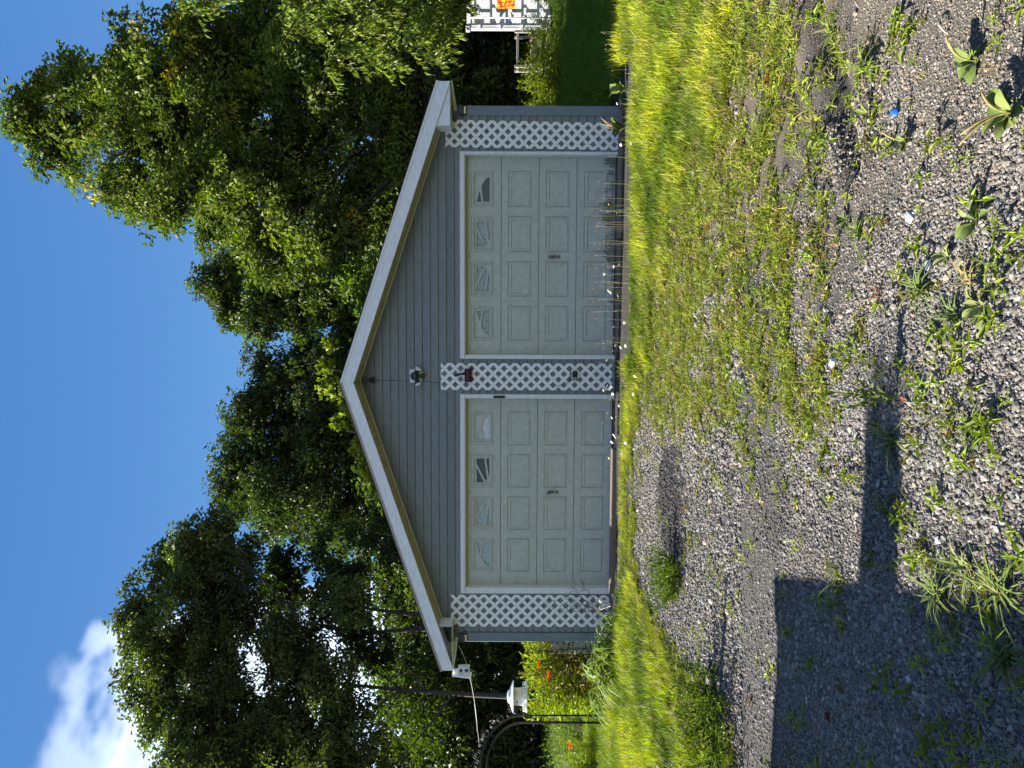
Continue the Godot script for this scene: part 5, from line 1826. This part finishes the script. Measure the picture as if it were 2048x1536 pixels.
	bush("edge_weed", "dark leafy weeds on the grass edge by the left side of the gravel", Vector3(-2.25, 0, -4.9), [Vector3(0, 0, 0), Vector3(-0.2, 0, 0.15), Vector3(0.1, 0, -0.15)], 0.2, 46, shoot_mesh(16, 0.3, 0.09, 0.022, 1112), 1.0, Color(0.075, 0.115, 0.022), 1113, 0.7)
	# sprigs of pointed leaves coming up through the stones
	rng.seed = 1120
	var sprig := shoot_mesh(7, 0.05, 0.055, 0.013, 1121)
	rng.seed = 1122
	var xs: Array = []; var cs: Array = []
	for i in 1500:
		var d := rnd(2.0, 5.2)
		var x := rnd(-1.0, 1.0) * (0.58 * d + 0.1)
		var n := nz.get_noise_2d(x * 45.0 + 900.0, d * 45.0)
		var p := 0.10 + 0.5 * smoothstep(0.0, 0.3, n)
		if x < 0.3 and d < 2.6: p += 0.35
		if d > 3.0 and x < -0.1: p *= 0.35
		if rng.randf() > p * 0.6: continue
		xs.append(Transform3D(turned(0.4).scaled(Vector3.ONE * rnd(0.6, 1.4)), Vector3(x, gh(x, d), -d)))
		cs.append(vary(Color(0.19, 0.25, 0.03), 0.3))
	tag(scatter("gravel_sprigs", sprig, M.grass, xs, cs), "small pointed green sprigs dotted over the near stones", "ground cover", "low growth on the gravel", "stuff")

# ---------------------------------------------------------------- flowers in front of the doors
func flowers() -> void:
	rng.seed = 1201
	var head := begin()
	lathe(head, [Vector2(0.0, -0.006), Vector2(0.009, -0.003), Vector2(0.009, 0.003), Vector2(0.0, 0.006)], 7)
	var head_m := done(head)
	var petal := begin()
	for k in 9: leaf(petal, Vector3(0, 0.001, 0), Basis(Vector3.UP, TAU * k / 9.0) * Basis(Vector3.RIGHT, -0.15), 0.021, 0.010, 0.0, 0.1)
	var petal_m := done(petal)
	var white := mat(Color(0.78, 0.78, 0.75), 0.7)
	var yellow := mat(Color(0.5, 0.33, 0.03), 0.7)
	var brown := mat(Color(0.19, 0.13, 0.06), 0.8)
	var stem_m := mat(Color(0.07, 0.10, 0.025), 0.7)
	var straw := mat(Color(0.20, 0.17, 0.08), 0.8)
	var stem := begin()
	tube(stem, [Vector3.ZERO, Vector3(0.004, 0.5, 0.0), Vector3(0.0, 1.0, 0.004)], [0.0018, 0.0016, 0.0012], 4)
	var stem_mesh := done(stem)
	var lot := 0
	for i in 52:
		var x := rnd(-1.0, 1.0) * 1.25 + 0.15
		if i > 40: x = rnd(1.2, 3.4)
		var d := rnd(7.6, 8.95)
		if i > 46: d = rnd(6.8, 8.0)
		if i % 3 == 0: x = rnd(-0.6, 0.6)
		var h := rnd(0.16, 0.34)
		var where := "in front of the middle lattice" if absf(x) < 0.35 else ("in front of the right door" if x > 0 else "in front of the left door")
		var o := thing("daisy", "white daisy on a thin stem %s" % where, "flower", Vector3(x, gh(x, d), -d), rnd(0, TAU), "white daisies %s" % where)
		o.rotation.x = rnd(-0.15, 0.15)
		put("stem", stem_mesh, stem_m, o, Transform3D(Basis().scaled(Vector3(1, h, 1)), Vector3.ZERO))
		var tilt := Basis(Vector3.RIGHT, rnd(0.2, 0.9)) * Basis(Vector3.BACK, rnd(-0.5, 0.5))
		put("petals", petal_m, white, o, Transform3D(tilt, Vector3(0, h, 0)))
		put("flower_centre", head_m, yellow, o, Transform3D(tilt, Vector3(0, h + 0.002, 0)))
		lot += 1
	# dry seed heads against the right door and along the right lawn
	for i in 64:
		var x := rnd(0.5, 2.3) if i < 34 else rnd(-0.4, 3.0)
		var d := rnd(8.6, 9.2)
		var lbl := "dry brown seed head standing before the right door"
		var grp := "dry seed heads before the right door"
		if i >= 50:
			x = rnd(3.7, 5.0); d = rnd(7.7, 8.6)
			lbl = "dry brown seed head at the edge of the right-hand lawn"
			grp = "dry seed heads at the edge of the right-hand lawn"
		var h := rnd(0.24, 0.46)
		var o := thing("seed_head", lbl, "seed head", Vector3(x, gh(x, d), -d), rnd(0, TAU), grp)
		o.rotation.x = rnd(-0.12, 0.12)
		o.rotation.z = rnd(-0.12, 0.12)
		put("stem", stem_mesh, straw, o, Transform3D(Basis().scaled(Vector3(0.8, h, 0.8)), Vector3.ZERO))
		put("head", head_m, brown, o, Transform3D(Basis().scaled(Vector3(0.75, 1.5, 0.75)), Vector3(0, h, 0)))
	# broad weeds with spikes by the foot of the right lattice
	for q in [[3.30, 9.1, "spiky dock weed with brown seed spikes at the foot of the right lattice"], [3.72, 8.95, "leafy weed tuft at the foot of the right corner post"]]:
		var o := thing("dock_weed", q[2], "weed", Vector3(q[0], gh(q[0], q[1]), -q[1]))
		for k in 12:
			var b := Basis(Vector3.UP, k * 2.4) * Basis(Vector3.RIGHT, -rnd(0.3, 1.0))
			put("leaf", leaf_kinds[k % 4], weed_mat([0, 2, 1][k % 3]), o, Transform3D(b.scaled(Vector3.ONE * rnd(0.14, 0.26)), Vector3.ZERO))
		if q[0] < 3.5:
			for k in 5:
				var s := begin(true)
				var e := Vector3(rnd(-0.14, 0.14), rnd(0.25, 0.38), rnd(-0.05, 0.1))
				tube(s, bez(Vector3.ZERO, Vector3(0, e.y * 0.6, 0), e, 8), [0.003, 0.003, 0.003, 0.005, 0.008, 0.008, 0.008, 0.006, 0.002], 5)
				obj("seed_spike", s, brown, o)

# ---------------------------------------------------------------- small things on the ground
func litter() -> void:
	rng.seed = 1301
	var s := begin(true)
	lathe(s, [Vector2(0.0, 0.010), Vector2(0.012, 0.010), Vector2(0.0155, 0.007), Vector2(0.0165, 0.0), Vector2(0.0145, 0.0), Vector2(0.0135, 0.006), Vector2(0.0, 0.007)], 18)
	var cap := obj("bottle_cap", s, mat(Color(0.02, 0.10, 0.48), 0.3))
	cap.position = Vector3(1.046, gh(1.046, 2.72) + 0.012, -2.72)
	cap.rotation = Vector3(0.5, 0.3, 0.2)
	tag(cap, "small blue bottle cap lying on the sandy gravel", "bottle cap")
	for q in [[0.55, 3.9, 0.9, 0.19, "pale dry twig lying in the weedy gravel"], [1.22, 2.42, 0.6, 0.07, "short straw stalk near the raised plantain"], [1.18, 2.0, 2.2, 0.07, "short pale stalk at the lower right corner"], [0.35, 2.7, 1.2, 0.05, "tiny pale chip of wood left of the plantains"]]:
		s = begin()
		tube(s, [Vector3(-q[3] / 2, 0.0, 0), Vector3(0, 0.012, 0.006), Vector3(q[3] / 2, 0.004, 0)], [0.0035, 0.004, 0.002], 5)
		var o := obj("twig", s, mat(Color(0.42, 0.37, 0.27), 0.9))
		o.position = Vector3(q[0], gh(q[0], q[1]) + 0.012, -q[1])
		o.rotation.y = q[2]
		tag(o, q[4], "twig")
	var dry := [Color(0.30, 0.07, 0.025), Color(0.33, 0.17, 0.05), Color(0.25, 0.10, 0.04)]
	var spots := [[0.30, 3.55, "rust-red dry leaf in the weedy gravel"], [-0.40, 3.35, "orange-brown dry leaf on the bare stones"], [0.02, 2.60, "tan dry leaf at the tall weed's foot"], [-0.05, 2.62, "small tan dry leaf left of the tall weed's foot"], [-0.16, 2.35, "reddish dry leaf near the shadow band"], [0.25, 2.56, "pinkish fallen leaf by the dense grass clump"], [0.60, 3.3, "dull brown leaf at the edge of the moss"], [-0.62, 3.6, "brown leaf on the gravel before the shadow block"]]
	for i in spots.size():
		s = begin()
		leaf(s, Vector3(0, 0, -0.014), Basis(), 0.03, 0.018, 0.3, -0.2)
		var o := obj("fallen_leaf", s, mat(dry[i % 3], 0.8))
		o.position = Vector3(spots[i][0], gh(spots[i][0], spots[i][1]) + 0.014, -spots[i][1])
		o.rotation = Vector3(rnd(-0.2, 0.2), rnd(0, TAU), rnd(-0.2, 0.2))
		tag(o, spots[i][2], "leaf")
	# a few larger stones standing proud
	var big := [stone_mesh(1310, 0.6), stone_mesh(1311, 0.5), stone_mesh(1312, 0.7)]
	var st := [[-1.25, 6.0, 0.04, "dark stone beside the leafy weed clump on the far gravel"], [-1.32, 4.65, 0.028, "dark lone stone on the bare gravel before the shadow block"], [0.10, 3.2, 0.03, "pale flat stone at the weedy edge"], [0.42, 2.5, 0.02, "small white pebble near the grass clump"], [0.62, 2.62, 0.022, "white stone chip on the sandy gravel"]]
	for i in st.size():
		var c := Color(0.07, 0.07, 0.075) if i < 2 else Color(0.45, 0.45, 0.43)
		var o := put("stone", big[i % 3], mat(c, 0.9), null, Transform3D(Basis(Vector3.UP, i).scaled(Vector3.ONE * st[i][2]), Vector3(st[i][0], gh(st[i][0], st[i][1]) + st[i][2] * 0.3, -st[i][1])))
		tag(o, st[i][3], "stone")
